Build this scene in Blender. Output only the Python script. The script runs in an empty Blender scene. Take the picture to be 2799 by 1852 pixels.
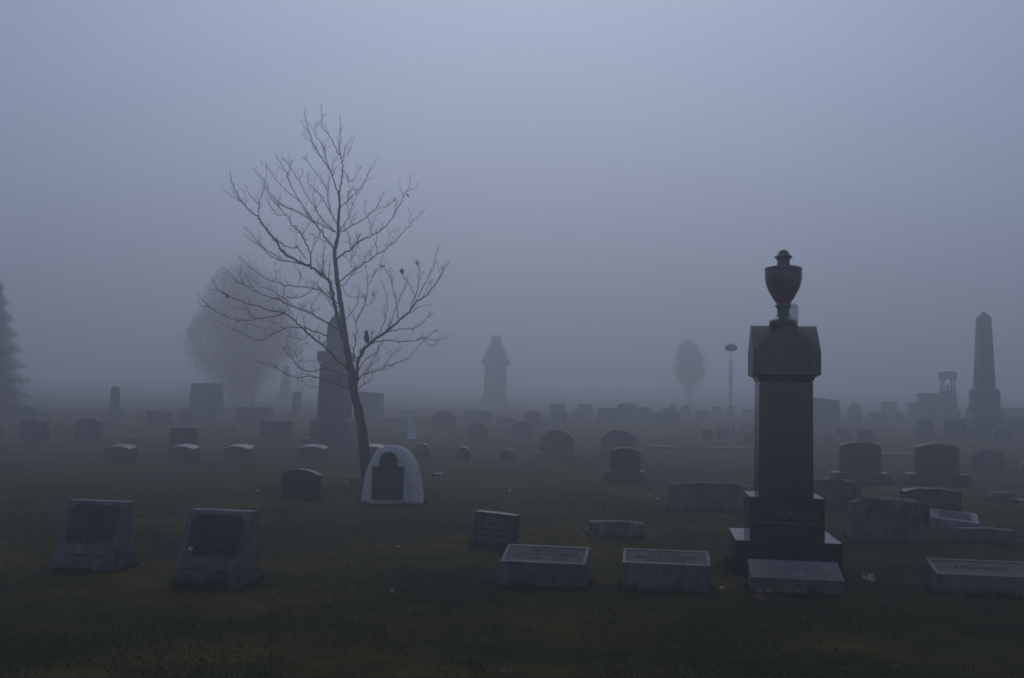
import bpy, bmesh, math, random
from mathutils import Matrix, Vector, noise

# ------------------------------------------------------------------ camera, world, sun
SC = bpy.context.scene
COL = SC.collection
F = 2800.0                      # focal length in pixels of the 2799 px wide photograph
EYE = 1.625
PITCH = math.atan((1100 - 926) / F)
ROLL = 0.0185
cam_d = bpy.data.cameras.new("camera")
cam = bpy.data.objects.new("camera", cam_d)
COL.objects.link(cam)
cam_d.sensor_width = 36.0
cam_d.lens = 36.0 * F / 2799.0
cam_d.clip_start = 0.1
cam_d.clip_end = 3000.0
CR = Matrix.Rotation(math.radians(90) + PITCH, 4, 'X') @ Matrix.Rotation(ROLL, 4, 'Z')
cam.matrix_world = Matrix.Translation((0, 0, EYE)) @ CR
SC.camera = cam
CR3 = CR.to_3x3()

SUN_EL = math.radians(42)
SUN_AZ = math.radians(0)
world = bpy.data.worlds.new("World")
SC.world = world
world.use_nodes = True
nt = world.node_tree
bg = nt.nodes["Background"]
sky = nt.nodes.new("ShaderNodeTexSky")
sky.sky_type = 'NISHITA'
sky.sun_disc = False
sky.sun_elevation = SUN_EL
sky.sun_rotation = SUN_AZ
sky.altitude = 400
sky.air_density = 1.0
sky.dust_density = .4
sky.ozone_density = 4.1
nt.links.new(sky.outputs[0], bg.inputs[0])
bg.inputs[1].default_value = .10
sun_d = bpy.data.lights.new("sun", 'SUN')
sun_d.energy = .75
sun_d.angle = math.radians(40)
sun_d.color = (1.0, 0.96, 0.92)
sun = bpy.data.objects.new("sun", sun_d)
COL.objects.link(sun)
sdir = Vector((math.sin(SUN_AZ) * math.cos(SUN_EL), math.cos(SUN_AZ) * math.cos(SUN_EL), math.sin(SUN_EL)))
sun.rotation_euler = sdir.to_track_quat('Z', 'Y').to_euler()
SC.view_settings.view_transform = 'Standard'
SC.view_settings.look = 'None'
SC.view_settings.gamma = 1
SC.view_settings.exposure = -0.1
cy = SC.cycles
cy.max_bounces = 12
cy.diffuse_bounces = 3
cy.glossy_bounces = 2
cy.transmission_bounces = 2
cy.volume_bounces = 6
cy.use_denoising = True
cy.filter_width = 1.6
cy.sample_clamp_indirect = 4

HAZE_DENSITY = 0.0152
HAZE_TOP = 50
HAZE_COLOR = (0.90, 0.90, 0.93)
HAZE_G = .72

# ------------------------------------------------------------------ pixel -> world helpers
def ray(px, py):
    return CR3 @ Vector(((px - 1399.5) / F, -(py - 926.0) / F, -1.0))

def P(px, py, Y):
    d = ray(px, py)
    t = Y / d.y
    return Vector((d.x * t, Y, EYE + d.z * t))

RISE = [(-50, 0), (22, 0), (30, .06), (40, .2), (50, .45), (60, .70), (70, .88), (80, 1.03), (110, 1.40), (180, 3.2), (280, 6.5), (600, 8.0)]
def rise(y):
    for (a, za), (b, zb) in zip(RISE, RISE[1:]):
        if y <= b:
            return za + (zb - za) * (y - a) / (b - a)
    return RISE[-1][1]

def gz(x, y):
    r = (rise(y - 2) + rise(y) * 2 + rise(y + 2)) / 4
    n = noise.noise(Vector((x * .16, y * .16, 3.3))) * .035 + noise.noise(Vector((x * .5, y * .5, 7.1))) * .012
    return r + n

def ground_at(px, py):
    d = ray(px, py)
    Y = 4.0
    while Y < 140:
        p = P(px, py, Y)
        if p.z <= gz(p.x, Y):
            return p
        Y += 0.02 if Y < 25 else 0.1
    return P(px, py, 90)

def on_ground(px, Y):
    x = P(px, 1150, Y).x
    z = gz(x, Y)
    # correct for the roll
    for _ in range(2):
        d = Vector((x, Y, z - EYE))
        c = CR3.transposed() @ d
        qx = c.x / -c.z * F + 1399.5
        x += (px - qx) * Y / F
        z = gz(x, Y)
    return Vector((x, Y, z))

def pix(v):
    c = CR3.transposed() @ (Vector(v) - Vector((0, 0, EYE)))
    return c.x / -c.z * F + 1399.5, 926 - c.y / -c.z * F

# ------------------------------------------------------------------ materials
MATS = {}
def new_mat(name):
    m = bpy.data.materials.new(name)
    m.use_nodes = True
    MATS[name] = m
    return m, m.node_tree, m.node_tree.nodes["Principled BSDF"]

def stone_mat(name, col, var=.35, fleck=.25, rough=.75, bump=.25, scale=1.0, stain=(.6, .59, .575), moss=0.0):
    m, t, b = new_mat(name)
    N, L = t.nodes, t.links
    tc = N.new("ShaderNodeTexCoord")
    geo = N.new("ShaderNodeNewGeometry")
    oi = N.new("ShaderNodeObjectInfo")
    add = N.new("ShaderNodeVectorMath"); add.operation = 'ADD'
    L.new(tc.outputs['Object'], add.inputs[0])
    L.new(oi.outputs['Random'], add.inputs[1])
    def nz(sc, det, rg=.6):
        n = N.new("ShaderNodeTexNoise")
        n.inputs['Scale'].default_value = sc * scale
        n.inputs['Detail'].default_value = det
        n.inputs['Roughness'].default_value = rg
        L.new(add.outputs[0], n.inputs['Vector'])
        return n
    big = nz(3.0, 6, .65)
    fine = nz(120, 2)
    mid = nz(22, 5, .7)
    r1 = N.new("ShaderNodeValToRGB")
    r1.color_ramp.elements[0].position = .32
    r1.color_ramp.elements[1].position = .70
    dark = tuple(c * (1 - var) * s / .6 for c, s in zip(col, stain)) + (1,)
    lite = tuple(min(1, c * (1 + var * .6)) for c in col) + (1,)
    r1.color_ramp.elements[0].color = dark
    r1.color_ramp.elements[1].color = lite
    L.new(big.outputs['Fac'], r1.inputs[0])
    mx = N.new("ShaderNodeMix"); mx.data_type = 'RGBA'; mx.blend_type = 'OVERLAY'
    mx.inputs['Factor'].default_value = fleck
    L.new(r1.outputs[0], mx.inputs['A'])
    r2 = N.new("ShaderNodeValToRGB")
    r2.color_ramp.elements[0].position = .35
    r2.color_ramp.elements[1].position = .65
    L.new(fine.outputs['Fac'], r2.inputs[0])
    L.new(r2.outputs[0], mx.inputs['B'])
    mx2 = N.new("ShaderNodeMix"); mx2.data_type = 'RGBA'; mx2.blend_type = 'MULTIPLY'
    mx2.inputs['Factor'].default_value = .5
    r3 = N.new("ShaderNodeValToRGB")
    r3.color_ramp.elements[0].position = .3
    r3.color_ramp.elements[0].color = (.5, .5, .5, 1)
    r3.color_ramp.elements[1].position = .62
    L.new(mid.outputs['Fac'], r3.inputs[0])
    L.new(mx.outputs['Result'], mx2.inputs['A'])
    L.new(r3.outputs[0], mx2.inputs['B'])
    mp = N.new("ShaderNodeMapping")
    mp.inputs['Scale'].default_value = (16 * scale, 16 * scale, 1.6 * scale)
    L.new(add.outputs[0], mp.inputs[0])
    st = N.new("ShaderNodeTexNoise")
    st.inputs['Scale'].default_value = 1.0
    st.inputs['Detail'].default_value = 5
    L.new(mp.outputs[0], st.inputs['Vector'])
    r4 = N.new("ShaderNodeValToRGB")
    r4.color_ramp.elements[0].position = .38
    r4.color_ramp.elements[0].color = (.55, .54, .53, 1)
    r4.color_ramp.elements[1].position = .62
    r4.color_ramp.elements[1].color = (1.12, 1.09, 1.07, 1)
    L.new(st.outputs['Fac'], r4.inputs[0])
    mx3 = N.new("ShaderNodeMix"); mx3.data_type = 'RGBA'; mx3.blend_type = 'MULTIPLY'
    mx3.inputs['Factor'].default_value = .18 if name.startswith('white') else .15 if name.startswith('name') else .6
    L.new(mx2.outputs['Result'], mx3.inputs['A'])
    L.new(r4.outputs[0], mx3.inputs['B'])
    L.new(mx3.outputs['Result'], b.inputs['Base Color'])
    b.inputs['Roughness'].default_value = rough
    b.inputs['Specular IOR Level'].default_value = .4
    bp = N.new("ShaderNodeBump")
    bp.inputs['Strength'].default_value = bump
    bp.inputs['Distance'].default_value = .02
    L.new(mid.outputs['Fac'], bp.inputs['Height'])
    L.new(bp.outputs[0], b.inputs['Normal'])
    return m

def flat_mat(name, col, rough=.8, nscale=30, var=.3):
    m, t, b = new_mat(name)
    N, L = t.nodes, t.links
    tc = N.new("ShaderNodeTexCoord")
    n = N.new("ShaderNodeTexNoise")
    n.inputs['Scale'].default_value = nscale
    n.inputs['Detail'].default_value = 4
    L.new(tc.outputs['Object'], n.inputs['Vector'])
    r = N.new("ShaderNodeValToRGB")
    r.color_ramp.elements[0].color = tuple(c * (1 - var) for c in col) + (1,)
    r.color_ramp.elements[1].color = tuple(min(1, c * (1 + var)) for c in col) + (1,)
    r.color_ramp.elements[0].position = .35
    r.color_ramp.elements[1].position = .65
    L.new(n.outputs['Fac'], r.inputs[0])
    L.new(r.outputs[0], b.inputs['Base Color'])
    b.inputs['Roughness'].default_value = rough
    return m

stone_mat("cap_granite", (.085, .074, .070), var=.3, fleck=.3, rough=.45, bump=.05)
stone_mat("worn_granite", (.155, .142, .138), var=.5, fleck=.35, rough=.65, bump=.5)
stone_mat("dark_granite", (.036, .034, .033), var=.25, fleck=.3, rough=.24, bump=.02)
stone_mat("name_granite", (.095, .09, .088), var=.2, fleck=.3, rough=.8, bump=.1)
stone_mat("grey_granite", (.125, .125, .128), var=.4, fleck=.3, rough=.62, bump=.08)
stone_mat("polished_grey", (.10, .102, .11), var=.25, fleck=.3, rough=.3, bump=.03)
stone_mat("pale_granite", (.24, .245, .26), var=.25, fleck=.25, rough=.5, bump=.15)
stone_mat("rough_granite", (.165, .16, .16), var=.55, fleck=.3, rough=.85, bump=.7)
stone_mat("dark_stone", (.055, .055, .058), var=.4, fleck=.25, rough=.4, bump=.08)
stone_mat("brown_stone", (.080, .036, .027), var=.35, fleck=.3, rough=.28, bump=.03)
stone_mat("rose_stone", (.13, .10, .105), var=.3, fleck=.3, rough=.75, bump=.3)
stone_mat("white_rock", (.74, .66, .64), var=.16, fleck=.15, rough=.9, bump=1.0, scale=.8)
stone_mat("white_marble", (.85, .85, .85), var=.35, fleck=.1, rough=.7, bump=.2)
stone_mat("marker_slab", (.14, .12, .12), var=.3, fleck=.35, rough=.85, bump=.5)
stone_mat("slant_panel", (.085, .063, .048), var=.25, fleck=.3, rough=.85, bump=.4)
flat_mat("shaded_lettering", (.008, .008, .008), .8)  # near-black colour stands in for the shade inside carved letters
flat_mat("pale_lettering", (.13, .13, .135), .8)
flat_mat("bronze", (.03, .022, .018), .5, 60)
flat_mat("bronze_rim", (.10, .08, .065), .5, 60)
flat_mat("bark", (.035, .032, .03), .95, 25, .4)
flat_mat("twig_bark", (.05, .045, .047), .95, 25, .3)
flat_mat("red_leaf", (.30, .07, .05), .9, 3, .45)
flat_mat("rust_leaf", (.38, .09, .06), .9, 3, .4)
flat_mat("needles", (.018, .03, .022), .9, 4, .5)
flat_mat("dead_leaf", (.20, .12, .075), .85, 30, .4)
flat_mat("orange_leaf", (.22, .08, .04), .85, 30, .35)
flat_mat("pale_leaf", (.42, .38, .34), .8, 30, .3)
flat_mat("white_petal", (.75, .78, .82), .8, 30, .1)
flat_mat("feathers", (.022, .02, .02), .8, 40, .4)
flat_mat("fog_grey_metal", (.40, .41, .42), .6, 10, .1)  # fog-coloured grey: the haze is painted into the pole so it fades
flat_mat("black_metal", (.03, .03, .033), .6, 40, .3)
flat_mat("glass_globe", (.05, .055, .06), .3, 10, .2)
flat_mat("grass_blade", (.038, .054, .007), .9, 3, .4)
flat_mat("dry_blade", (.11, .066, .022), .9, 3, .4)
flat_mat("litter_leaf", (.12, .075, .045), .9, 20, .5)
flat_mat("wreath_leaf", (.085, .035, .028), .9, 20, .5)

# lawn material
m, t, b = new_mat("lawn")
N, L = t.nodes, t.links
geo = N.new("ShaderNodeNewGeometry")
def gn(scale, detail, rough=.6, sx=1.0, sy=1.0, dist=0):
    mp = N.new("ShaderNodeMapping")
    mp.inputs['Scale'].default_value = (sx, sy, 1)
    L.new(geo.outputs['Position'], mp.inputs[0])
    n = N.new("ShaderNodeTexNoise")
    n.inputs['Scale'].default_value = scale
    n.inputs['Detail'].default_value = detail
    n.inputs['Roughness'].default_value = rough
    n.inputs['Distortion'].default_value = dist
    L.new(mp.outputs[0], n.inputs['Vector'])
    return n
n1 = gn(.55, 8, .68, .7, 1.1, .5)
n2 = gn(2.6, 6, .7)
n3 = gn(28, 4, .7)
r1 = N.new("ShaderNodeValToRGB")
cr = r1.color_ramp
cr.elements[0].position = .40; cr.elements[0].color = (.014, .042, .003, 1)
cr.elements[1].position = .61; cr.elements[1].color = (.118, .080, .018, 1)
e = cr.elements.new(.5); e.color = (.066, .058, .008, 1)
L.new(n1.outputs['Fac'], r1.inputs[0])
r2 = N.new("ShaderNodeValToRGB")
r2.color_ramp.elements[0].position = .3; r2.color_ramp.elements[0].color = (.42, .5, .42, 1)
r2.color_ramp.elements[1].position = .7; r2.color_ramp.elements[1].color = (1.25, 1.15, 1.0, 1)
L.new(n2.outputs['Fac'], r2.inputs[0])
mxa = N.new("ShaderNodeMix"); mxa.data_type = 'RGBA'; mxa.blend_type = 'MULTIPLY'; mxa.inputs['Factor'].default_value = .8
L.new(r1.outputs[0], mxa.inputs['A']); L.new(r2.outputs[0], mxa.inputs['B'])
r3 = N.new("ShaderNodeValToRGB")
r3.color_ramp.elements[0].position = .35; r3.color_ramp.elements[0].color = (.35, .38, .35, 1)
r3.color_ramp.elements[1].position = .65; r3.color_ramp.elements[1].color = (1.35, 1.3, 1.2, 1)
L.new(n3.outputs['Fac'], r3.inputs[0])
mxb = N.new("ShaderNodeMix"); mxb.data_type = 'RGBA'; mxb.blend_type = 'MULTIPLY'; mxb.inputs['Factor'].default_value = .6
L.new(mxa.outputs['Result'], mxb.inputs['A']); L.new(r3.outputs[0], mxb.inputs['B'])
L.new(mxb.outputs['Result'], b.inputs['Base Color'])
b.inputs['Roughness'].default_value = 1.0
b.inputs['Specular IOR Level'].default_value = .1
bp = N.new("ShaderNodeBump"); bp.inputs['Strength'].default_value = .7; bp.inputs['Distance'].default_value = .05
L.new(n3.outputs['Fac'], bp.inputs['Height']); L.new(bp.outputs[0], b.inputs['Normal'])

# ------------------------------------------------------------------ mesh helpers
class MB:
    def __init__(self):
        self.v = []; self.f = []; self.smooth = False
    def add(self, vs, fs):
        o = len(self.v)
        self.v += [tuple(v) for v in vs]
        self.f += [tuple(i + o for i in f) for f in fs]
        return self
    def build(self, name, mat, parent=None, smooth=None, bevel=0.0, label=None):
        me = bpy.data.meshes.new(name)
        me.from_pydata(self.v, [], self.f)
        me.materials.append(MATS[mat])
        me.update()
        bm = bmesh.new(); bm.from_mesh(me)
        bmesh.ops.recalc_face_normals(bm, faces=bm.faces)
        bm.to_mesh(me); bm.free()
        if smooth or (smooth is None and self.smooth):
            for p in me.polygons:
                p.use_smooth = True
        o = bpy.data.objects.new(name, me)
        COL.objects.link(o)
        if parent:
            o.parent = parent
        if bevel:
            b = o.modifiers.new("bevel", 'BEVEL')
            b.width = bevel; b.segments = 2; b.limit_method = 'ANGLE'; b.angle_limit = math.radians(38)
        if label:
            o['label'] = label
        return o

def box(mb, x0, x1, y0, y1, z0, z1):
    v = [(x0, y0, z0), (x1, y0, z0), (x1, y1, z0), (x0, y1, z0), (x0, y0, z1), (x1, y0, z1), (x1, y1, z1), (x0, y1, z1)]
    mb.add(v, [(0, 1, 2, 3), (4, 5, 6, 7), (0, 1, 5, 4), (1, 2, 6, 5), (2, 3, 7, 6), (3, 0, 4, 7)])

def lathe(mb, prof, seg=32, c=(0, 0), rot=0.0, sx=1, sy=1):
    vs = []; fs = []
    for r, z in prof:
        for k in range(seg):
            a = rot + 2 * math.pi * k / seg
            vs.append((c[0] + r * math.cos(a) * sx, c[1] + r * math.sin(a) * sy, z))
    n = len(prof)
    for i in range(n - 1):
        for k in range(seg):
            k2 = (k + 1) % seg
            fs.append((i * seg + k, i * seg + k2, (i + 1) * seg + k2, (i + 1) * seg + k))
    fs.append(tuple(range(seg)))
    fs.append(tuple((n - 1) * seg + k for k in range(seg)))
    mb.add(vs, fs)

def sq(mb, prof, c=(0, 0), asp=1.0):        # square-section stack: half widths
    lathe(mb, [(r * math.sqrt(2), z) for r, z in prof], 4, c, math.pi / 4, 1, asp)

def prism(mb, pts, y0, y1):                 # outline in x,z extruded in y
    n = len(pts)
    vs = [(x, y0, z) for x, z in pts] + [(x, y1, z) for x, z in pts]
    fs = [tuple(range(n)), tuple(range(n, 2 * n))] + [(i, (i + 1) % n, n + (i + 1) % n, n + i) for i in range(n)]
    mb.add(vs, fs)

def gridbox(mb, us, vs_, ws, fn, disp=0.0, seed=0.0, freq=6.0, front=1.0):
    """surface of a box grid mapped through fn(u,v,w) -> (x,y,z); disp pushes it about like hewn rock"""
    nu, nv, nw = len(us) - 1, len(vs_) - 1, len(ws) - 1
    idx = {}; out = []; fs = []
    def vid(i, j, k):
        if (i, j, k) not in idx:
            p = Vector(fn(us[i], vs_[j], ws[k]))
            if disp:
                q = p * freq + Vector((seed, seed * 1.7, -seed))
                n = noise.noise_vector(q) * .7 + noise.noise_vector(q * 2.3) * .35 + noise.noise_vector(q * 5.1) * .16
                s = disp
                if j == 0: s *= front
                p = p + n * s
            idx[(i, j, k)] = len(out); out.append(tuple(p))
        return idx[(i, j, k)]
    for i in range(nu):
        for k in range(nw):
            for j in (0, nv):
                fs.append((vid(i, j, k), vid(i + 1, j, k), vid(i + 1, j, k + 1), vid(i, j, k + 1)))
    for j in range(nv):
        for k in range(nw):
            for i in (0, nu):
                fs.append((vid(i, j, k), vid(i, j + 1, k), vid(i, j + 1, k + 1), vid(i, j, k + 1)))
    for i in range(nu):
        for j in range(nv):
            for k in (0, nw):
                fs.append((vid(i, j, k), vid(i + 1, j, k), vid(i + 1, j + 1, k), vid(i, j + 1, k)))
    mb.add(out, fs)

def lin(a, b, n):
    return [a + (b - a) * i / n for i in range(n + 1)]

def tube(mb, pts, rads, seg=6):
    n = len(pts)
    vs = []; fs = []
    up = Vector((.3, .9, .1))
    for i, p in enumerate(pts):
        p = Vector(p)
        d = (Vector(pts[min(i + 1, n - 1)]) - Vector(pts[max(i - 1, 0)]))
        if d.length < 1e-6: d = Vector((0, 0, 1))
        d.normalize()
        a = d.cross(up)
        if a.length < .05: a = d.cross(Vector((1, 0, 0)))
        a.normalize(); b2 = d.cross(a)
        for k in range(seg):
            t_ = 2 * math.pi * k / seg
            vs.append(tuple(p + (a * math.cos(t_) + b2 * math.sin(t_)) * rads[i]))
    for i in range(n - 1):
        for k in range(seg):
            k2 = (k + 1) % seg
            fs.append((i * seg + k, i * seg + k2, (i + 1) * seg + k2, (i + 1) * seg + k))
    fs.append(tuple(range(seg)))
    fs.append(tuple((n - 1) * seg + k for k in range(seg)))
    mb.add(vs, fs)

def tag(o, label, cat, group=None, kind=None):
    if label: o['label'] = label
    if cat: o['category'] = cat
    if group: o['group'] = group
    if kind: o['kind'] = kind
    return o

def thing(name, loc, rz, label, cat, group=None):
    o = bpy.data.objects.new(name, None)
    o.empty_display_size = .2
    COL.objects.link(o)
    o.location = loc
    o.rotation_euler = (0, 0, rz)
    return tag(o, label, cat, group)

def text(name, body, mat, parent, width, height, matrix, depth=.003, bold=.0):
    cu = bpy.data.curves.new("tmp", 'FONT')
    cu.body = body; cu.size = 1; cu.extrude = 0; cu.offset = bold
    cu.space_character = 1.1
    ob = bpy.data.objects.new("tmp", cu)
    COL.objects.link(ob)
    dg = bpy.context.evaluated_depsgraph_get(); dg.update()
    me = bpy.data.meshes.new_from_object(ob.evaluated_get(dg))
    bpy.data.objects.remove(ob); bpy.data.curves.remove(cu)
    xs = [v.co.x for v in me.vertices]; ys = [v.co.y for v in me.vertices]
    x0, x1, y0, y1 = min(xs), max(xs), min(ys), max(ys)
    bm = bmesh.new(); bm.from_mesh(me)
    r = bmesh.ops.extrude_face_region(bm, geom=bm.faces[:])
    for v in r['geom']:
        if isinstance(v, bmesh.types.BMVert): v.co.z += 1
    for v in bm.verts:
        v.co = matrix @ Vector(((v.co.x - (x0 + x1) / 2) / (x1 - x0) * width, (v.co.y - (y0 + y1) / 2) / (y1 - y0) * height, v.co.z * depth))
    bmesh.ops.recalc_face_normals(bm, faces=bm.faces)
    bm.to_mesh(me); bm.free()
    me.name = name
    me.materials.clear(); me.materials.append(MATS[mat])
    o = bpy.data.objects.new(name, me)
    COL.objects.link(o)
    if parent: o.parent = parent
    return o

def face_mx(origin, slope=0.0):
    """x right, y up the face, z out toward the viewer (-Y); slope = lean back from vertical in radians"""
    m3 = Matrix(((1, 0, 0), (0, math.sin(slope), -math.cos(slope)), (0, math.cos(slope), math.sin(slope))))
    return Matrix.Translation(origin) @ m3.to_4x4()

YAW = -math.radians(8.5)

# ------------------------------------------------------------------ ground
def build_ground():
    ys = []
    y = -6.0
    while y < 30: ys.append(y); y += .25
    while y < 90: ys.append(y); y += 1.0
    while y < 400: ys.append(y); y += 12
    mb = MB()
    n = 150
    rows = len(ys)
    vs = []
    for y in ys:
        hw = 14 + max(0, y) * 1.0 + (max(0, y - 90)) * 1.5
        for i in range(n + 1):
            x = -hw + 2 * hw * i / n
            vs.append((x, y, gz(x, y)))
    fs = []
    for j in range(rows - 1):
        for i in range(n):
            a = j * (n + 1) + i
            fs.append((a, a + 1, a + n + 2, a + n + 1))
    mb.add(vs, fs)
    o = mb.build("ground", "lawn", smooth=True)
    o['kind'] = "structure"
build_ground()

def build_grass():
    rnd = random.Random(5)
    for name, mat, cnt, sd in (("grass", "grass_blade", 110000, 1), ("dry_grass", "dry_blade", 45000, 2)):
        mb = MB(); vs = []; fs = []
        k = 0
        while k < cnt:
            y = 5.2 + (rnd.random() ** 1.6) * 14
            x = (rnd.random() * 2 - 1) * (y * .56 + .5)
            pn = noise.noise(Vector((x * .45, y * .55, 9.0 * sd))) + .5 * noise.noise(Vector((x * 1.7, y * 1.7, 5.0 * sd)))
            if pn < (-.15 if sd == 1 else .05) and rnd.random() < .8:
                k += 1; continue
            z = gz(x, y) - .004
            h = rnd.uniform(.010, .032) * (1.5 if rnd.random() < .08 else 1) * (1 + .8 * max(0, pn))
            a = rnd.random() * 6.283
            w = rnd.uniform(.003, .007)
            lx, ly = rnd.gauss(0, .5) * h, rnd.gauss(0, .5) * h
            o = len(vs)
            vs += [(x - w * math.cos(a), y - w * math.sin(a), z), (x + w * math.cos(a), y + w * math.sin(a), z), (x + lx, y + ly, z + h)]
            fs.append((o, o + 1, o + 2))
            k += 1
        mb.v = vs; mb.f = fs
        me = bpy.data.meshes.new(name); me.from_pydata(vs, [], fs); me.materials.append(MATS[mat])
        o = bpy.data.objects.new(name, me); COL.objects.link(o)
        tag(o, "short damp green lawn grass in the foreground" if sd == 1 else "thin brown dying grass mixed into the foreground lawn", "grass", None, "stuff")
build_grass()

# ------------------------------------------------------------------ family monument with urn
def build_richards():
    g = on_ground(2156, 9.9)
    root = thing("family_monument", (g.x, 9.9, g.z), YAW, "tall dark granite urn monument reading RICHARDS on its stepped base", "monument")
    g0 = g.z
    def Z(z): return z - g0
    cy_ = .5
    mb = MB(); box(mb, -.50, .50, 0, 1.0, -.12, Z(.345))
    mb.build("plinth", "dark_granite", root, bevel=.008)
    mb = MB()
    prof = [(-.355, -.35)]
    # die with a sunk name panel
    d0, d1 = cy_ - .355, cy_ + .355
    us = [-1, -.905, -.9, .9, .905, 1]
    ws = [0, .40, .415, .80, .815, 1]
    zb, zt = Z(.347), Z(.75)
    def fn(u, v, w):
        x = u * .355; y = cy_ + v * .355
        if v == -1 and abs(u) <= .9 and .415 <= w <= .80: y += .016
        return (x, y, zb + (zt - zb) * w)
    gridbox(mb, us, [-1, 1], ws, fn)
    die = mb.build("die", "dark_granite", root, bevel=.004)
    text("inscription", "RICHARDS", "name_granite", die, .60, .115, face_mx((0, cy_ - .355 + .016, zb + (zt - zb) * .61)), .014, .03)
    # ledge under the name; its sky highlight is painted in with paler granite
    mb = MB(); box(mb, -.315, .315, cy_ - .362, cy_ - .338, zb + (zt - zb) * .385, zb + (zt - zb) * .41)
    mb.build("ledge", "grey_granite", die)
    mb = MB(); sq(mb, [(.263, Z(.752)), (.258, Z(1.889))], (0, cy_)); mb.build("shaft", "dark_granite", root, bevel=.006)
    # cove and cross-gabled cap
    mb = MB(); sq(mb, [(.262, Z(1.891)), (.266, Z(1.90)), (.270, Z(1.915)), (.285, Z(1.935)), (.315, Z(1.948)), (.325, Z(1.950))], (0, cy_))
    mb.build("cove", "dark_granite", root, bevel=.003)
    mb = MB()
    w = .325; zc, ze, za = Z(1.952), Z(2.18), Z(2.455)
    n = 20
    vs = []; fs = []
    def gh(a):                      # gable outline height, slightly swollen
        a = abs(a)
        return ze + (za - ze) * (1 - a ** 1.12)
    g_ = [-1 + 2 * i / n for i in range(n + 1)]
    for j in range(n + 1):
        for i in range(n + 1):
            x, y = g_[i] * w, cy_ + g_[j] * w
            vs.append((x, y, max(gh(g_[i]), gh(g_[j]))))
    for j in range(n):
        for i in range(n):
            a = j * (n + 1) + i
            b2, c2, d2 = a + 1, a + n + 2, a + n + 1
            if (i < n / 2) == (j < n / 2): fs += [(a, b2, c2), (a, c2, d2)]
            else: fs += [(a, b2, d2), (b2, c2, d2)]
    mb.add(vs, fs)
    # walls
    for j, yy in ((0, -1), (n, 1)):
        pts = [(g_[i] * w, cy_ + yy * w, gh(g_[i])) for i in range(n + 1)]
        mb.add([(-w, cy_ + yy * w, zc), (w, cy_ + yy * w, zc)] + pts[::-1], [tuple(range(n + 3))])
        pts = [(yy * w, cy_ + g_[i] * w, gh(g_[i])) for i in range(n + 1)]
        mb.add([(yy * w, cy_ - w, zc), (yy * w, cy_ + w, zc)] + pts[::-1], [tuple(range(n + 3))])
    mb.add([(-w, cy_ - w, zc), (w, cy_ - w, zc), (w, cy_ + w, zc), (-w, cy_ + w, zc)], [(0, 1, 2, 3)])
    mb.build("cap", "cap_granite", root)
    # urn
    pr = [(0.5, 60), (10, 61), (18, 66), (27, 76), (34, 88), (40, 95), (47, 99), (47, 103), (44, 107), (37, 112), (33, 122), (33, 135), (37, 147), (55, 151), (80, 155), (97, 160), (99, 166), (99, 176), (95, 180), (98, 184), (98, 205), (96, 225), (92, 245), (86, 265), (78, 285), (67, 305), (55, 325), (44, 342), (37, 352), (35, 358), (42, 361), (43, 366), (42, 371), (35, 376), (32, 388), (32, 402), (35, 416), (42, 428), (55, 437), (68, 443), (74, 450), (74, 462), (74, 480)]
    prof = [(r * .001891, Z(1.625 + (1116 - 650 - y / 1.96) * .003707)) for r, y in pr][::-1]
    lid = [p for p in prof if p[1] >= prof[-14][1]]
    body = [p for p in prof if p[1] <= prof[-14][1]]
    mb = MB(); lathe(mb, body, 48, (0, cy_)); u = mb.build("urn", "dark_granite", root, smooth=True)
    mb = MB(); lathe(mb, [(r, z + .001) for r, z in lid], 48, (0, cy_)); mb.build("lid", "dark_granite", u, smooth=True)
build_richards()

# ------------------------------------------------------------------ pillow (bevel) markers
def pillow(px, Y, W, T, hf, hr, lines, label, yaw=YAW, border=True, mat="grey_granite"):
    g = on_ground(px, Y)
    root = thing("grave_marker", (g.x, Y, g.z), yaw, label, "grave marker", "low sloped markers in front of the urn monument")
    T2 = T
    def H(v):                       # v -1 front .. 1 back
        return hf + (hr - hf) * (v + 1) / 2
    mb = MB()
    bu, bv = .915, .80
    us = [-1, -bu, -bu + .012, bu - .012, bu, 1] if border else lin(-1, 1, 5)
    vs = [-1, -bv, -bv + .03, bv - .03, bv, 1] if border else lin(-1, 1, 5)
    def fn(u, v, w):
        x = u * W / 2; y = T2 / 2 + v * T2 / 2
        z = -.12 + (H(v) + .12) * w
        if border and w == 1 and abs(u) < bu - .001 and abs(v) < bv - .001: z -= .014
        return (x, y, z)
    gridbox(mb, us, vs, [0, .5, 1], fn)
    body = mb.build("body", mat, root, bevel=.004)
    sl = math.atan2(T2, hr - hf)    # lean from vertical
    nrm = Vector((0, -math.cos(sl), math.sin(sl)))
    mid = Vector((0, T2 / 2, (hf + hr) / 2))
    if border:
        pw, pt = W / 2 * (bu - .03), T2 / 2 * (bv - .05)
        mb = MB()
        o0 = mid - nrm * .013
        ax = Vector((0, math.sin(sl), math.cos(sl)))
        q = []
        L2 = pt / math.sin(sl)
        for sx, sy in ((-1, -1), (1, -1), (1, 1), (-1, 1)):
            q.append(o0 + Vector((sx * pw, 0, 0)) + ax * sy * L2)
        mb.add(q + [p + nrm * .006 for p in q], [(0, 1, 2, 3), (4, 5, 6, 7), (0, 1, 5, 4), (1, 2, 6, 5), (2, 3, 7, 6), (3, 0, 4, 7)])
        mb.build("panel", "marker_slab", root)
    ax = Vector((0, math.sin(sl), math.cos(sl)))
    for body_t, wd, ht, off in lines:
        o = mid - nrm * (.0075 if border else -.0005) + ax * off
        text("inscription", body_t, "shaded_lettering", root, wd, ht, face_mx(o, sl), .002, .02)
    return root

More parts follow.
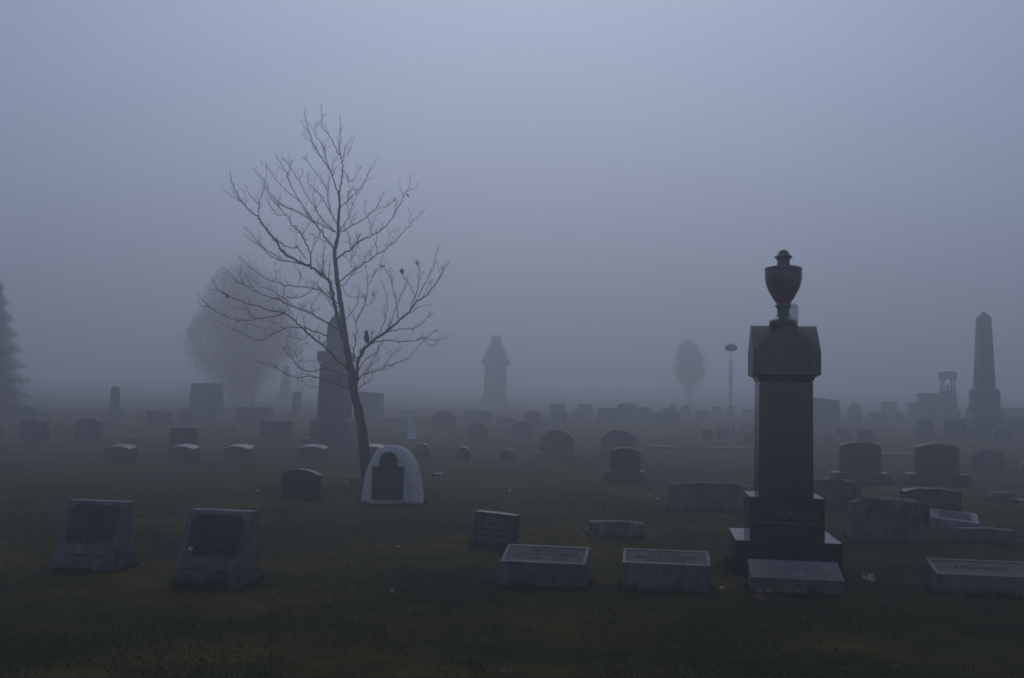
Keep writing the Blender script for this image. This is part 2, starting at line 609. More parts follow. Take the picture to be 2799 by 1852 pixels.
pillow(1482, 9.19, .765, .42, .214, .312, [("FATHER", .26, .072, .098), ("JOHN M. RICHARDS", .56, .075, .0), ("1838 - 1912", .34, .055, -.092)],
       "low grey sloped marker reading FATHER, the left one of the bordered pair", -math.radians(9.5))
pillow(1820, 9.03, .765, .40, .241, .312, [("MOTHER", .28, .070, .093), ("MARY RICHARDS", .50, .072, .0), ("1842 - 1920", .34, .052, -.088)],
       "low grey sloped marker reading MOTHER, right beside the urn monument's left side", -math.radians(8.5))
pillow(2180, 9.0, .79, .42, .135, .235, [],
       "low plain grey marker with blank sloped top, directly in front of the urn monument", -math.radians(9.5), border=False, mat="grey_granite")
pillow(2702, 9.1, .86, .42, .184, .262, [("RICHARDS", .46, .085, .01)],
       "low grey sloped marker with bordered panel cut off by the right edge", -math.radians(9))

# ------------------------------------------------------------------ slant markers at left
def slant(px, Y, W, T, lip, top, yL, label, yaw, rows, dates, leaf=None, seed=1):
    g = on_ground(px, Y)
    root = thing("slant_marker", (g.x, Y, g.z), yaw, label, "grave marker", "pair of rock-based slant markers at left")
    mb = MB()
    y1 = T * .62
    vs = [0, .05] + lin(.1, 1.0, 8)
    vs = sorted(set([0.0, .62] + lin(0, 1, 10)))
    def H(v):
        return lip + (top - lip) * min(1, v / .62)
    def fn(u, v, w):
        return (u * W / 2 * (1 - .03 * w), v * T, lip * .98 + (H(v) - lip * .98) * w)
    gridbox(mb, lin(-1, 1, 12), vs, lin(0, 1, 8), fn, disp=.006, seed=seed + 2, freq=8)
    body = mb.build("body", "worn_granite", root, bevel=.004)
    mb = MB()
    def fn2(u, v, w):
        return (u * (W / 2 + .004), -.012 + v * (T + .016), -.12 + (lip * .985 + .12) * w)
    gridbox(mb, lin(-1, 1, 26), lin(0, 1, 12), lin(0, 1, 9), fn2, disp=.034, seed=seed, freq=9)
    mb.build("rock_base", "rough_granite", root, smooth=False)
    # sunk panel with cut corners, following the slope
    dy, dz = T * .62, top - lip
    Ls = math.hypot(dy, dz)
    sl = math.atan2(dy, dz)
    pw, ph = W * .40, Ls * .36
    cx, cyy = .05, .05
    poly = [(-pw + cx, -ph), (pw - cx, -ph), (pw, -ph + cyy), (pw, ph - cyy), (pw - cx, ph), (-pw + cx, ph), (-pw, ph - cyy), (-pw, -ph + cyy)]
    M = face_mx((0, dy * .56, lip + dz * .56), sl)
    mb = MB()
    n = len(poly)
    outer = [M @ Vector((x, y, .0015)) for x, y in poly]
    mb.add(outer + [M @ Vector((x, y, .004)) for x, y in poly], [tuple(range(n)), tuple(range(n, 2 * n))] + [(i, (i + 1) % n, n + (i + 1) % n, n + i) for i in range(n)])
    mb.build("panel", "slant_panel", root)
    # raised rim round the panel
    mb = MB()
    for i in range(n):
        a = Vector((*poly[i], .004)); c = Vector((*poly[(i + 1) % n], .004))
        tube(mb, [M @ a, M @ c], [.007, .007], 6)
    mb.build("panel_rim", "grey_granite", root)
    rnd = random.Random(seed)
    # worn, unreadable rows of lettering
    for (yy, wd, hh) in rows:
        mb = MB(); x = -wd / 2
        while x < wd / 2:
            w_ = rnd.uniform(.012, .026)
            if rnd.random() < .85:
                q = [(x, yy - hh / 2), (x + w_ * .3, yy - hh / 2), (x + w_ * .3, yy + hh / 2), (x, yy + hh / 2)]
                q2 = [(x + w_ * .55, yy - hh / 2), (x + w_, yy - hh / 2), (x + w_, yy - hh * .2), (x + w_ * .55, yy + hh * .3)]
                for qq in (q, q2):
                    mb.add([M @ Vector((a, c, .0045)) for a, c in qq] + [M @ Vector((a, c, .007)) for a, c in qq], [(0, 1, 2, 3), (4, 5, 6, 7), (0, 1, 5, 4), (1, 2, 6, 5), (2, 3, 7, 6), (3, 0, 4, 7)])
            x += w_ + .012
        mb.build("worn_lettering", "shaded_lettering", root)
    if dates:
        text("inscription", dates, "shaded_lettering", root, W * .66, .055, M @ Matrix.Translation((0, -ph + .05, .0045)), .002, .02)
    return root, M, ph
slant(228, 9.72, .63, .34, .155, .625, 0, "worn slant marker on a rough rock base, farthest left of the pair", -math.radians(9),
      [(.07, .30, .03)], "1881 - 1960", seed=3)
s2, M2, ph2 = slant(566, 9.03, .63, .34, .148, .63, 0, "slant marker on broken rock base with leaf on its panel, right one of the pair", -math.radians(11),
      [(.075, .24, .03), (.0, .34, .035)], "1865 - 1935", seed=11)

def leaf_mesh(mb, c, s, n=None, seed=0, curl=.25):
    rnd = random.Random(seed)
    n = n or Vector((0, 0, 1))
    q = n.to_track_quat('Z', 'Y').to_matrix().to_4x4() @ Matrix.Rotation(rnd.random() * 6.28, 4, 'Z')
    pts = []
    k = 10
    for i in range(k):
        a = 2 * math.pi * i / k
        r = s * (1.0 if i % 2 == 0 else .55) * rnd.uniform(.8, 1.1)
        pts.append((r * math.cos(a), r * .8 * math.sin(a), curl * s * abs(math.cos(a)) * rnd.uniform(.3, 1.2)))
    vs = [Vector(c)] + [Vector(c) + (q @ Vector(p)) for p in pts]
    mb.add(vs, [(0, i + 1, (i + 1) % k + 1) for i in range(k)])

# leaf stuck to the second slant marker, pale chip on the first
mb = MB()
w_m = s2.matrix_basis @ M2
leaf_mesh(mb, w_m @ Vector((-.20, -ph2 + .06, .012)), .035, (w_m.to_3x3() @ Vector((0, 0, 1))), 4)
tag(mb.build("fallen_leaf", "pale_leaf"), "pale leaf stuck to the lower left of the slant marker's panel", "leaf")

# ------------------------------------------------------------------ dark slant stone with FLORENCE
def florence():
    Y = 11.55
    g = on_ground(1344, Y)
    root = thing("slant_marker", (g.x, Y, g.z), -math.radians(17), "small dark tilted stone lettered FLORENCE behind the FATHER marker", "grave marker")
    root.rotation_euler = (0, math.radians(3.5), -math.radians(17))
    W, T, top = .475, .24, .375
    mb = MB()
    def fn(u, v, w): return (u * W / 2, .0 + v * T * .9 + (.05 * w if v == 0 else 0), -.12 + (top + .12) * w)
    gridbox(mb, lin(-1, 1, 14), lin(0, 1, 7), lin(0, 1, 12), fn, disp=.007, seed=5, freq=10, front=.2)
    mb.build("body", "dark_stone", root, bevel=.003)
    sl = math.atan2(.05, top + .12)
    for tx, wd, ht, z, xo in (("FLORENCE E.", .36, .05, .30, 0), ("DRANSON", .27, .05, .225, 0), ("MAY 21, 1896", .34, .042, .155, -.01), ("APR. 4, 1918", .32, .04, .09, -.01)):
        text("inscription", tx, "pale_lettering", root, wd, ht, face_mx((xo, .05 * (z + .12) / (top + .12) - .008, z), sl), .003, .02)
florence()

# ------------------------------------------------------------------ generic stones
def top_fn(kind):
    def f(u):
        a = abs(u)
        if kind == 'flat': return 1.0
        if kind == 'arc': return 1.0 - .16 * u * u
        if kind == 'low': return 1.0 - .09 * u * u
        if kind == 'round': return 1.0 - .30 * a ** 2.2
        if kind == 'dome': return 1.0 - .50 * a ** 3
        if kind == 'serp': return 1.0 - .13 * (1 - math.cos(math.pi * min(1, a * 1.05))) / 2 * 1.1
        if kind == 'peak': return 1.0 - .18 * a
        if kind == 'slope': return 1.0 - .12 * (u + 1) / 2
        return 1.0
    return f

def stone(label, xl, xr, ytop, ybase=None, Y=None, kind='flat', mat='grey_granite', T=.22, name="headstone", cat="headstone",
          group=None, yaw=YAW, base=None, rough=0.0, seed=1.0, batter=0.0, cap=None, topdep=None, lean=0.0, n=None):
    """front outline given by photo columns/rows, set at its own depth on the ground"""
    xc = (xl + xr) / 2
    if Y is None: Y = ground_at(xc, ybase).y
    else: Y *= 1.17
    g = on_ground(xc, Y)
    a = -yaw
    s = T * (math.sin(a) - g.x / Y)
    Wm = (xr - xl) * Y / F
    vis = min(abs(s), Wm * .5)
    W = (Wm - vis) / math.cos(a)
    cx = g.x - vis / 2 if s > 0 else g.x + vis / 2
    zt = P(xc, ytop, Y + T * .3).z
    z0 = gz(cx, Y)
    H = zt - z0
    loc = (cx, Y, z0)
    f = top_fn(kind)
    nn = n or (28 if rough else 16)
    hb = 0
    root = None
    if base:
        bl, br, hbm = base
        root = thing(name, loc, yaw, label, cat, group)
        bw = (br - bl) * Y / F / math.cos(a) - vis * .5
        hb = hbm
        bt = T + (bw - W) * .75
        mb = MB()
        def fb(u, v, w):
            return (u * bw / 2 * (1 if w < 1 else .985), T / 2 + v * bt / 2 * (1 if w < 1 else .97), -.15 + (hb + .15) * w)
        gridbox(mb, lin(-1, 1, 10), lin(-1, 1, 5), [0, .5, .9, 1], fb, disp=.012 if rough else 0, seed=seed + 9, freq=7)
        mb.build("base", mat if not cap else cap, root, bevel=.01)
    mb = MB()
    lo = hb - .005 if base else -.15
    def fn(u, v, w):
        hh = H * f(u)
        if topdep: hh = hh * (1 - topdep * (1 - v) / 2)
        x = u * W / 2 * (1 - batter * w)
        return (x, T / 2 + v * T / 2 * (1 - .25 * batter * w), lo + (hh - lo) * w)
    gridbox(mb, lin(-1, 1, nn), lin(-1, 1, 6 if rough else 3), lin(0, 1, 12 if rough else 4), fn, disp=rough, seed=seed, freq=5.5)
    if root:
        o = mb.build("tablet", mat, root, bevel=.01, smooth=False)
    else:
        o = mb.build(name, mat, None, bevel=.0 if rough > .015 else .012, smooth=False)
        o.location = loc; o.rotation_euler = (0, lean, yaw)
        tag(o, label, cat, group)
    return root or o

# near and middle stones
stone("low rough grey block behind and between the FATHER and MOTHER markers", 1610, 1757, 1424, 1468, kind='low', mat='rough_granite', T=.2, rough=.016, seed=2.2)
stone("dark brown arched headstone standing left of the white boulder", 764, 880, 1281, 1368, kind='arc', mat='brown_stone', T=.16, lean=.03, yaw=-math.radians(14))
stone("long rough grey headstone with low curved top, left behind the urn monument", 1828, 2052, 1319, 1396, kind='low', mat='rough_granite', T=.25, rough=.034, seed=4.1)
stone("rough grey headstone half hidden by the urn monument's right side", 2190, 2352, 1308, 1392, kind='arc', mat='rough_granite', T=.28, rough=.038, seed=6.6)
stone("large rough rounded grey headstone, the nearest one right of the urn monument", 2320, 2514, 1362, 1480, kind='low', mat='rough_granite', T=.28, rough=.045, seed=8.3)
stone("darker rough headstone with low curved top behind the tilted flat marker", 2462, 2622, 1334, 1432, kind='low', mat='dark_stone', T=.25, rough=.032, seed=1.3)
stone("low rough pinkish block lying right below the tilted flat marker", 2597, 2772, 1443, 1486, kind='low', mat='rose_stone', T=.2, rough=.016, seed=5.7)
stone("small low dark block with a light top near the right edge", 2700, 2768, 1344, 1371, kind='flat', mat='grey_granite', T=.28)
stone("dark flush slab just right of the small low block at the right edge", 2770, 2830, 1366, 1376, kind='flat', mat='dark_stone', T=.4)

def tilted_marker():
    Y = ground_at(2610, 1446).y
    g = on_ground(2608, Y)
    root = thing("grave_marker", (g.x, Y, g.z), -math.radians(21), "pale flat-topped marker tilted down to the right, between two rough stones", "grave marker")
    root.rotation_euler = (math.radians(3), math.radians(5), -math.radians(19))
    mb = MB()
    def fn(u, v, w): return (u * .31, .18 + v * .18, -.15 + (.12 + .08 * (v + 1) / 2 + .15) * w)
    gridbox(mb, [-1, 1], [-1, 1], [0, 1], fn)
    mb.build("body", "pale_granite", root, bevel=.006)
    sl = math.atan2(.36, .08)
    M = face_mx((.0, .18, .161), sl)
    mb = MB()
    q = [(-.20, -.12), (.22, -.12), (.22, .12), (-.20, .12)]
    mb.add([M @ Vector((a, c, .002)) for a, c in q] + [M @ Vector((a, c, .005)) for a, c in q], [(0, 1, 2, 3), (4, 5, 6, 7), (0, 1, 5, 4), (1, 2, 6, 5), (2, 3, 7, 6), (3, 0, 4, 7)])
    mb.build("panel", "marker_slab", root)
tilted_marker()

GB = "brown headstones on wider bases"
stone("brown headstone on a wider base in front of a grey arched stone", 1668, 1750, 1223, 1312, kind='low', mat='brown_stone', T=.2, base=(1655, 1762, .20), group=GB)
stone("brown headstone with bowed top just right of the urn monument", 2295, 2406, 1207, 1320, kind='low', mat='brown_stone', T=.24, base=(2272, 2424, .23), group=GB)
stone("brown headstone with bowed top, rightmost of the three brown ones", 2502, 2620, 1212, 1324, kind='low', mat='brown_stone', T=.24, base=(2482, 2640, .23), group=GB)

GG = "grey arched headstones in the middle distance"
stone("grey arched headstone on a pale base standing clear in mid lawn", 1475, 1570, 1174, 1253, kind='round', mat='polished_grey', T=.3, base=(1465, 1578, .16), group=GG)
stone("grey arched headstone partly hidden behind the leftmost brown headstone", 1643, 1742, 1174, 1250, kind='round', mat='polished_grey', T=.3, base=(1634, 1752, .16), group=GG)

GS = "low headstones with light curved tops left of the bare tree"
for (xl, xr, lab, m_) in ((281, 376, "low dark headstone with light bowed top, leftmost of the bowed row", "dark_stone"),
                      (456, 548, "low bowed headstone standing in front of a taller dark slab", "polished_grey"),
                      (609, 697, "low bowed headstone in the middle of the bowed row, below the wide far stone", "polished_grey"),
                      (811, 900, "low bowed headstone just left of the bare tree's trunk", "polished_grey"),
                      (974, 1062, "low bowed headstone half hidden by the tree trunk and the white boulder", "polished_grey")):
    stone(lab, xl, xr, 1213, 1262, kind='arc', mat=m_, T=.36, topdep=.13, group=GS)

GD = "small dark rounded markers right of the white boulder"
for (xl, xr, yt, yb, lab) in ((1132, 1177, 1210, 1250, "small dark rounded marker nearest the white boulder"),
                              (1244, 1288, 1219, 1259, "small dark rounded marker in the middle of the three"),
                              (1367, 1409, 1225, 1258, "small dark rounded marker left of the grey arched stone")):
    r = stone(lab, xl, xr, yt, yb, kind='dome', mat='dark_stone', T=.20, topdep=.07, group=GD, name="small_headstone")

# ------------------------------------------------------------------ white boulder with plaque
def boulder():
    Y = 16.1
    g = on_ground(1066, Y)
    root = thing("boulder_memorial", (g.x, Y, g.z), -math.radians(4), "white rounded boulder with a dark bronze plaque at the foot of the bare tree", "memorial")
    zt = P(1066, 1217, Y + .2).z - g.z
    W = 163 * Y / F
    mb = MB()
    def fn(u, v, w):
        wz = w
        hw = W / 2 * (1 - .30 * wz ** 1.3 - .0 * wz) * math.sqrt(max(.0, 1 - (wz * .985) ** 5.0))
        hd = .24 * (1 - .45 * wz) * math.sqrt(max(.0, 1 - (wz * .97) ** 6.0)) + .02
        if v < 0: y = .24 + v * hd * 1.0 - (.11 * wz if v == -1 else .11 * wz * -v) * 0
        else: y = .24 + v * hd
        # round the corners of the plan
        k = math.sqrt(max(0.0, 1 - .5 * v * v)); j = math.sqrt(max(0.0, 1 - .38 * u * u))
        x = u * hw * k * 1.08 - .005
        yy = .24 + (y - .24) * j
        return (x, yy, -.12 + (zt + .12) * (1 - (1 - wz) ** 1.12))
    gridbox(mb, lin(-1, 1, 26), lin(-1, 1, 12), lin(0, 1, 30), fn, disp=.022, seed=3, freq=4, front=.55)
    mb.build("boulder", "white_rock", root, smooth=True)
    # plaque
    def X(px): return (px - 1066) * Y / F
    def Zp(py): return P(1066, py, Y).z - g.z
    def outline(gr):
        x0, x1, x2, x3 = X(1018) - gr, X(1037) - gr, X(1081) + gr, X(1099) + gr
        z0, z1, z2 = Zp(1363) - gr, Zp(1276) + gr, Zp(1252) + gr
        pts = [(x0, z0), (x3, z0), (x3, z1), (x2, z1), (x2, z2)]
        cx = (x1 + x2) / 2; r = (x2 - x1) / 2 * .8
        pts += [(cx + r * math.cos(a), z2 + .01 + r * .75 * math.sin(a)) for a in lin(0, math.pi, 10)]
        pts += [(x1, z2), (x1, z1), (x0, z1)]
        return pts
    mb = MB(); prism(mb, outline(.012), -.045, .06); rim = mb.build("plaque_rim", "bronze_rim", root)
    mb = MB(); prism(mb, outline(0), -.052, -.03); pl = mb.build("plaque", "bronze", root)
    mb = MB()
    lathe(mb, [(.001, 0), (.03, .0), (.022, .008), (.001, .01)], 12)
    for i, v in enumerate(mb.v):
        mb.v[i] = (v[0], -.052 - v[2], v[1] + Zp(1252))
    mb.build("plaque_emblem", "bronze_rim", pl)
    rnd = random.Random(4)
    mb = MB()
    for k, (z, ww) in enumerate([(Zp(1290), .19), (Zp(1303), .17), (Zp(1313), .19), (Zp(1322), .15), (Zp(1331), .18), (Zp(1340), .16)]):
        x = -ww
        while x < ww:
            w_ = rnd.uniform(.02, .06)
            h_ = .014 if k < 1 else .007
            box(mb, x, min(ww, x + w_), -.057, -.053, z - h_, z + h_)
            x += w_ + .014
    mb.build("plaque_lettering", "bronze_rim", pl)
boulder()

# ------------------------------------------------------------------ monuments in the fog
def zt_of(px, py, Y, g): return P(px, py, Y).z - g.z

def tree_monument():              # tall pointed monument behind the bare tree
    Y = ground_at(912, 1222).y
    g = on_ground(912, Y)
    root = thing("pointed_monument", g, YAW, "tall pointed granite monument seen right behind the bare tree", "monument")
    k = Y / F
    Z = lambda py: zt_of(912, py, Y, g)
    mb = MB(); sq(mb, [(68 * k, -.2), (68 * k, Z(1198)), (66 * k, Z(1196))]); mb.build("plinth", "grey_granite", root, bevel=.02)
    mb = MB(); sq(mb, [(52 * k, Z(1195)), (52 * k, Z(1153)), (40 * k, Z(1140))]); mb.build("base", "grey_granite", root, bevel=.02)
    mb = MB(); sq(mb, [(38 * k, Z(1139)), (34 * k, Z(992))]); mb.build("shaft", "grey_granite", root, bevel=.02)
    mb = MB(); sq(mb, [(35 * k, Z(991)), (41 * k, Z(985)), (41 * k, Z(964)), (38 * k, Z(961))]); mb.build("cap", "grey_granite", root, bevel=.02)
    mb = MB(); sq(mb, [(24 * k, Z(960)), (20 * k, Z(884)), (.5 * k, Z(848))]); mb.build("spire", "grey_granite", root, bevel=.02)
tree_monument()

def obelisk():
    Y = 47
    g = on_ground(2692, Y)
    root = thing("obelisk", g, YAW, "tall sharp obelisk on a stepped base near the right edge", "obelisk")
    k = Y / F
    Z = lambda py: zt_of(2692, py, Y, g)
    s = .93
    mb = MB(); sq(mb, [(60 * k * s, -.3), (60 * k * s, Z(1165)), (58 * k * s, Z(1164))]); mb.build("plinth", "grey_granite", root, bevel=.02)
    mb = MB(); sq(mb, [(48 * k * s, Z(1163)), (47 * k * s, Z(1140)), (36 * k * s, Z(1130))]); mb.build("base", "grey_granite", root, bevel=.02)
    mb = MB(); sq(mb, [(34 * k * s, Z(1129)), (34 * k * s, Z(1068)), (24 * k * s, Z(1058))]); mb.build("die", "grey_granite", root, bevel=.02)
    mb = MB(); sq(mb, [(23 * k, Z(1057)), (15.5 * k, Z(868)), (.3 * k, Z(850))]); mb.build("shaft", "grey_granite", root, bevel=.01)
obelisk()

def statue_monument():
    Y = 98
    g = on_ground(1353, Y)
    root = thing("spired_monument", g, YAW, "pale rose spired monument with rounded finial standing alone in the centre fog", "monument")
    k = Y / F / 3.136
    Z = lambda c: zt_of(1353, 850 + c / 3.136, Y, g)
    s = .93
    mb = MB(); sq(mb, [(165 * k * s, -.3), (165 * k * s, Z(850)), (140 * k * s, Z(835)), (140 * k * s, Z(800)), (110 * k * s, Z(790)), (105 * k * s, Z(735))]); mb.build("base", "rose_stone", root, bevel=.02)
    mb = MB(); sq(mb, [(92 * k * s, Z(734)), (88 * k * s, Z(470))]); mb.build("die", "rose_stone", root, bevel=.02)
    mb = MB(); sq(mb, [(95 * k * s, Z(469)), (118 * k * s, Z(440)), (120 * k * s, Z(425)), (96 * k * s, Z(405)), (88 * k * s, Z(370)), (60 * k * s, Z(300)), (44 * k * s, Z(272))]); mb.build("canopy", "rose_stone", root, bevel=.02)
    mb = MB(); lathe(mb, [(40 * k, Z(273)), (46 * k, Z(255)), (47 * k, Z(238)), (38 * k, Z(220)), (20 * k, Z(209)), (2 * k, Z(205))], 16); mb.build("finial", "rose_stone", root, smooth=True)
statue_monument()

def canopy_monument():
    Y = 66
    g = on_ground(2591, Y)
    root = thing("canopy_monument", g, YAW, "open canopy monument with an urn between its pillars, beside the far obelisk", "monument")
    k = Y / F
    Z = lambda py: zt_of(2591, py, Y, g)
    mb = MB(); sq(mb, [(26 * k, -.3), (26 * k, Z(1120)), (20 * k, Z(1116)), (18 * k, Z(1064))]); mb.build("pedestal", "grey_granite", root, bevel=.02)
    for sx in (-1, 1):
        for sy in (-1, 1):
            mb = MB(); lathe(mb, [(2.6 * k, Z(1063)), (2.4 * k, Z(1040))], 10, (sx * 13.5 * k, sy * 13.5 * k)); mb.build("pillar", "grey_granite", root)
    # arched canopy: slab with arched soffit seen in front
    mb = MB()
    pts = [(-17 * k, Z(1039)), (-11 * k, Z(1039))] + [(9.5 * k * math.cos(a), Z(1040) + 8 * k * math.sin(a)) for a in lin(math.pi, 0, 8)] + [(11 * k, Z(1039)), (17 * k, Z(1039)), (19.5 * k, Z(1034)), (19.5 * k, Z(1019)), (12 * k, Z(1015)), (-12 * k, Z(1015)), (-19.5 * k, Z(1019)), (-19.5 * k, Z(1034))]
    prism(mb, pts, -19 * k, 19 * k); mb.build("canopy", "grey_granite", root)
    mb = MB(); lathe(mb, [(4 * k, Z(1063)), (3 * k, Z(1060)), (5.5 * k, Z(1056)), (3 * k, Z(1052)), (.5 * k, Z(1050))], 12); mb.build("urn", "grey_granite", root, smooth=True)
canopy_monument()

def column(label, px, hw, ytop, Y, mat='grey_granite', basehw=None, ybt=None, taper=.92, name="column_monument", r=True):
    g = on_ground(px, Y)
    root = thing(name, g, YAW, label, "monument")
    k = Y / F
    Z = lambda py: zt_of(px, py, Y, g)
    ybt = ybt or pix(g)[1] - 12
    bh = basehw or hw * 1.5
    mb = MB(); sq(mb, [(bh * k, -.3), (bh * k, Z(ybt)), (hw * 1.1 * k, Z(ybt - (bh - hw) * .9))]); mb.build("base", mat, root, bevel=.015)
    mb = MB()
    t0 = Z(ybt - (bh - hw) * .9 - .3); t1 = Z(ytop)
    if r:
        rr = hw * taper * k
        lathe(mb, [(hw * k, t0), (rr, t1 - rr * .7), (rr * .92, t1 - rr * .35), (rr * .62, t1 - rr * .1), (rr * .1, t1)], 20)
    else:
        sq(mb, [(hw * k, t0), (hw * taper * k, t1 - .02), (hw * taper * .9 * k, t1)])
    mb.build("shaft", mat, root, smooth=False, bevel=.01 if not r else 0)
    return root
column("round-topped stone column standing alone at far left", 312, 13, 1055, 51, ybt=1122, basehw=17)
column("short dark round-topped column just left of the pointed monument", 810, 12, 1068, 58, 'dark_stone', basehw=15, ybt=1130)
column("faint slender obelisk in fog left of the short dark column", 780, 15, 1000, 92, basehw=26, ybt=1098, taper=.35, r=False)
column("pale round-topped pillar rising directly behind the urn's foot", 2163, 19, 828, 46, 'pale_granite', basehw=30, taper=.95)
column("faint narrow pillar in deep fog behind the lamp post", 1996, 7, 985, 125, basehw=12, taper=.7, r=False)

def white_post():
    Y = 39
    g = on_ground(1125, Y)
    root = thing("marble_pillar", g, YAW + .5, "short white marble pillar with a flared foot, right of the bare tree", "monument")
    k = Y / F
    Z = lambda py: zt_of(1125, py, Y, g)
    mb = MB(); sq(mb, [(12.5 * k, -.1), (12 * k, .04), (9.6 * k, .10), (8.4 * k, .16)]); mb.build("foot", "white_marble", root)
    mb = MB(); sq(mb, [(8.0 * k, .161), (7.2 * k, Z(1139)), (8.2 * k, Z(1137)), (8.2 * k, Z(1135))]); mb.build("shaft", "white_marble", root)
white_post()

def lamp():
    Y = 38
    g = on_ground(1997, Y)
    root = thing("street_lamp", g, 0, "slim lamp post with a dark oval head left of the urn monument", "street lamp")
    z = zt_of(1997, 950, Y, g)
    mb = MB(); tube(mb, [(0, 0, -.2), (0, 0, .5), (0, 0, z - .12)], [.03, .018, .012], 10); mb.build("pole", "fog_grey_metal", root)
    mb = MB(); lathe(mb, [(.03, z - .13), (.12, z - .12), (.21, z - .07), (.235, z), (.205, z + .08), (.12, z + .14), (.02, z + .16)], 20); mb.build("lamp_head", "glass_globe", root, smooth=True)
lamp()

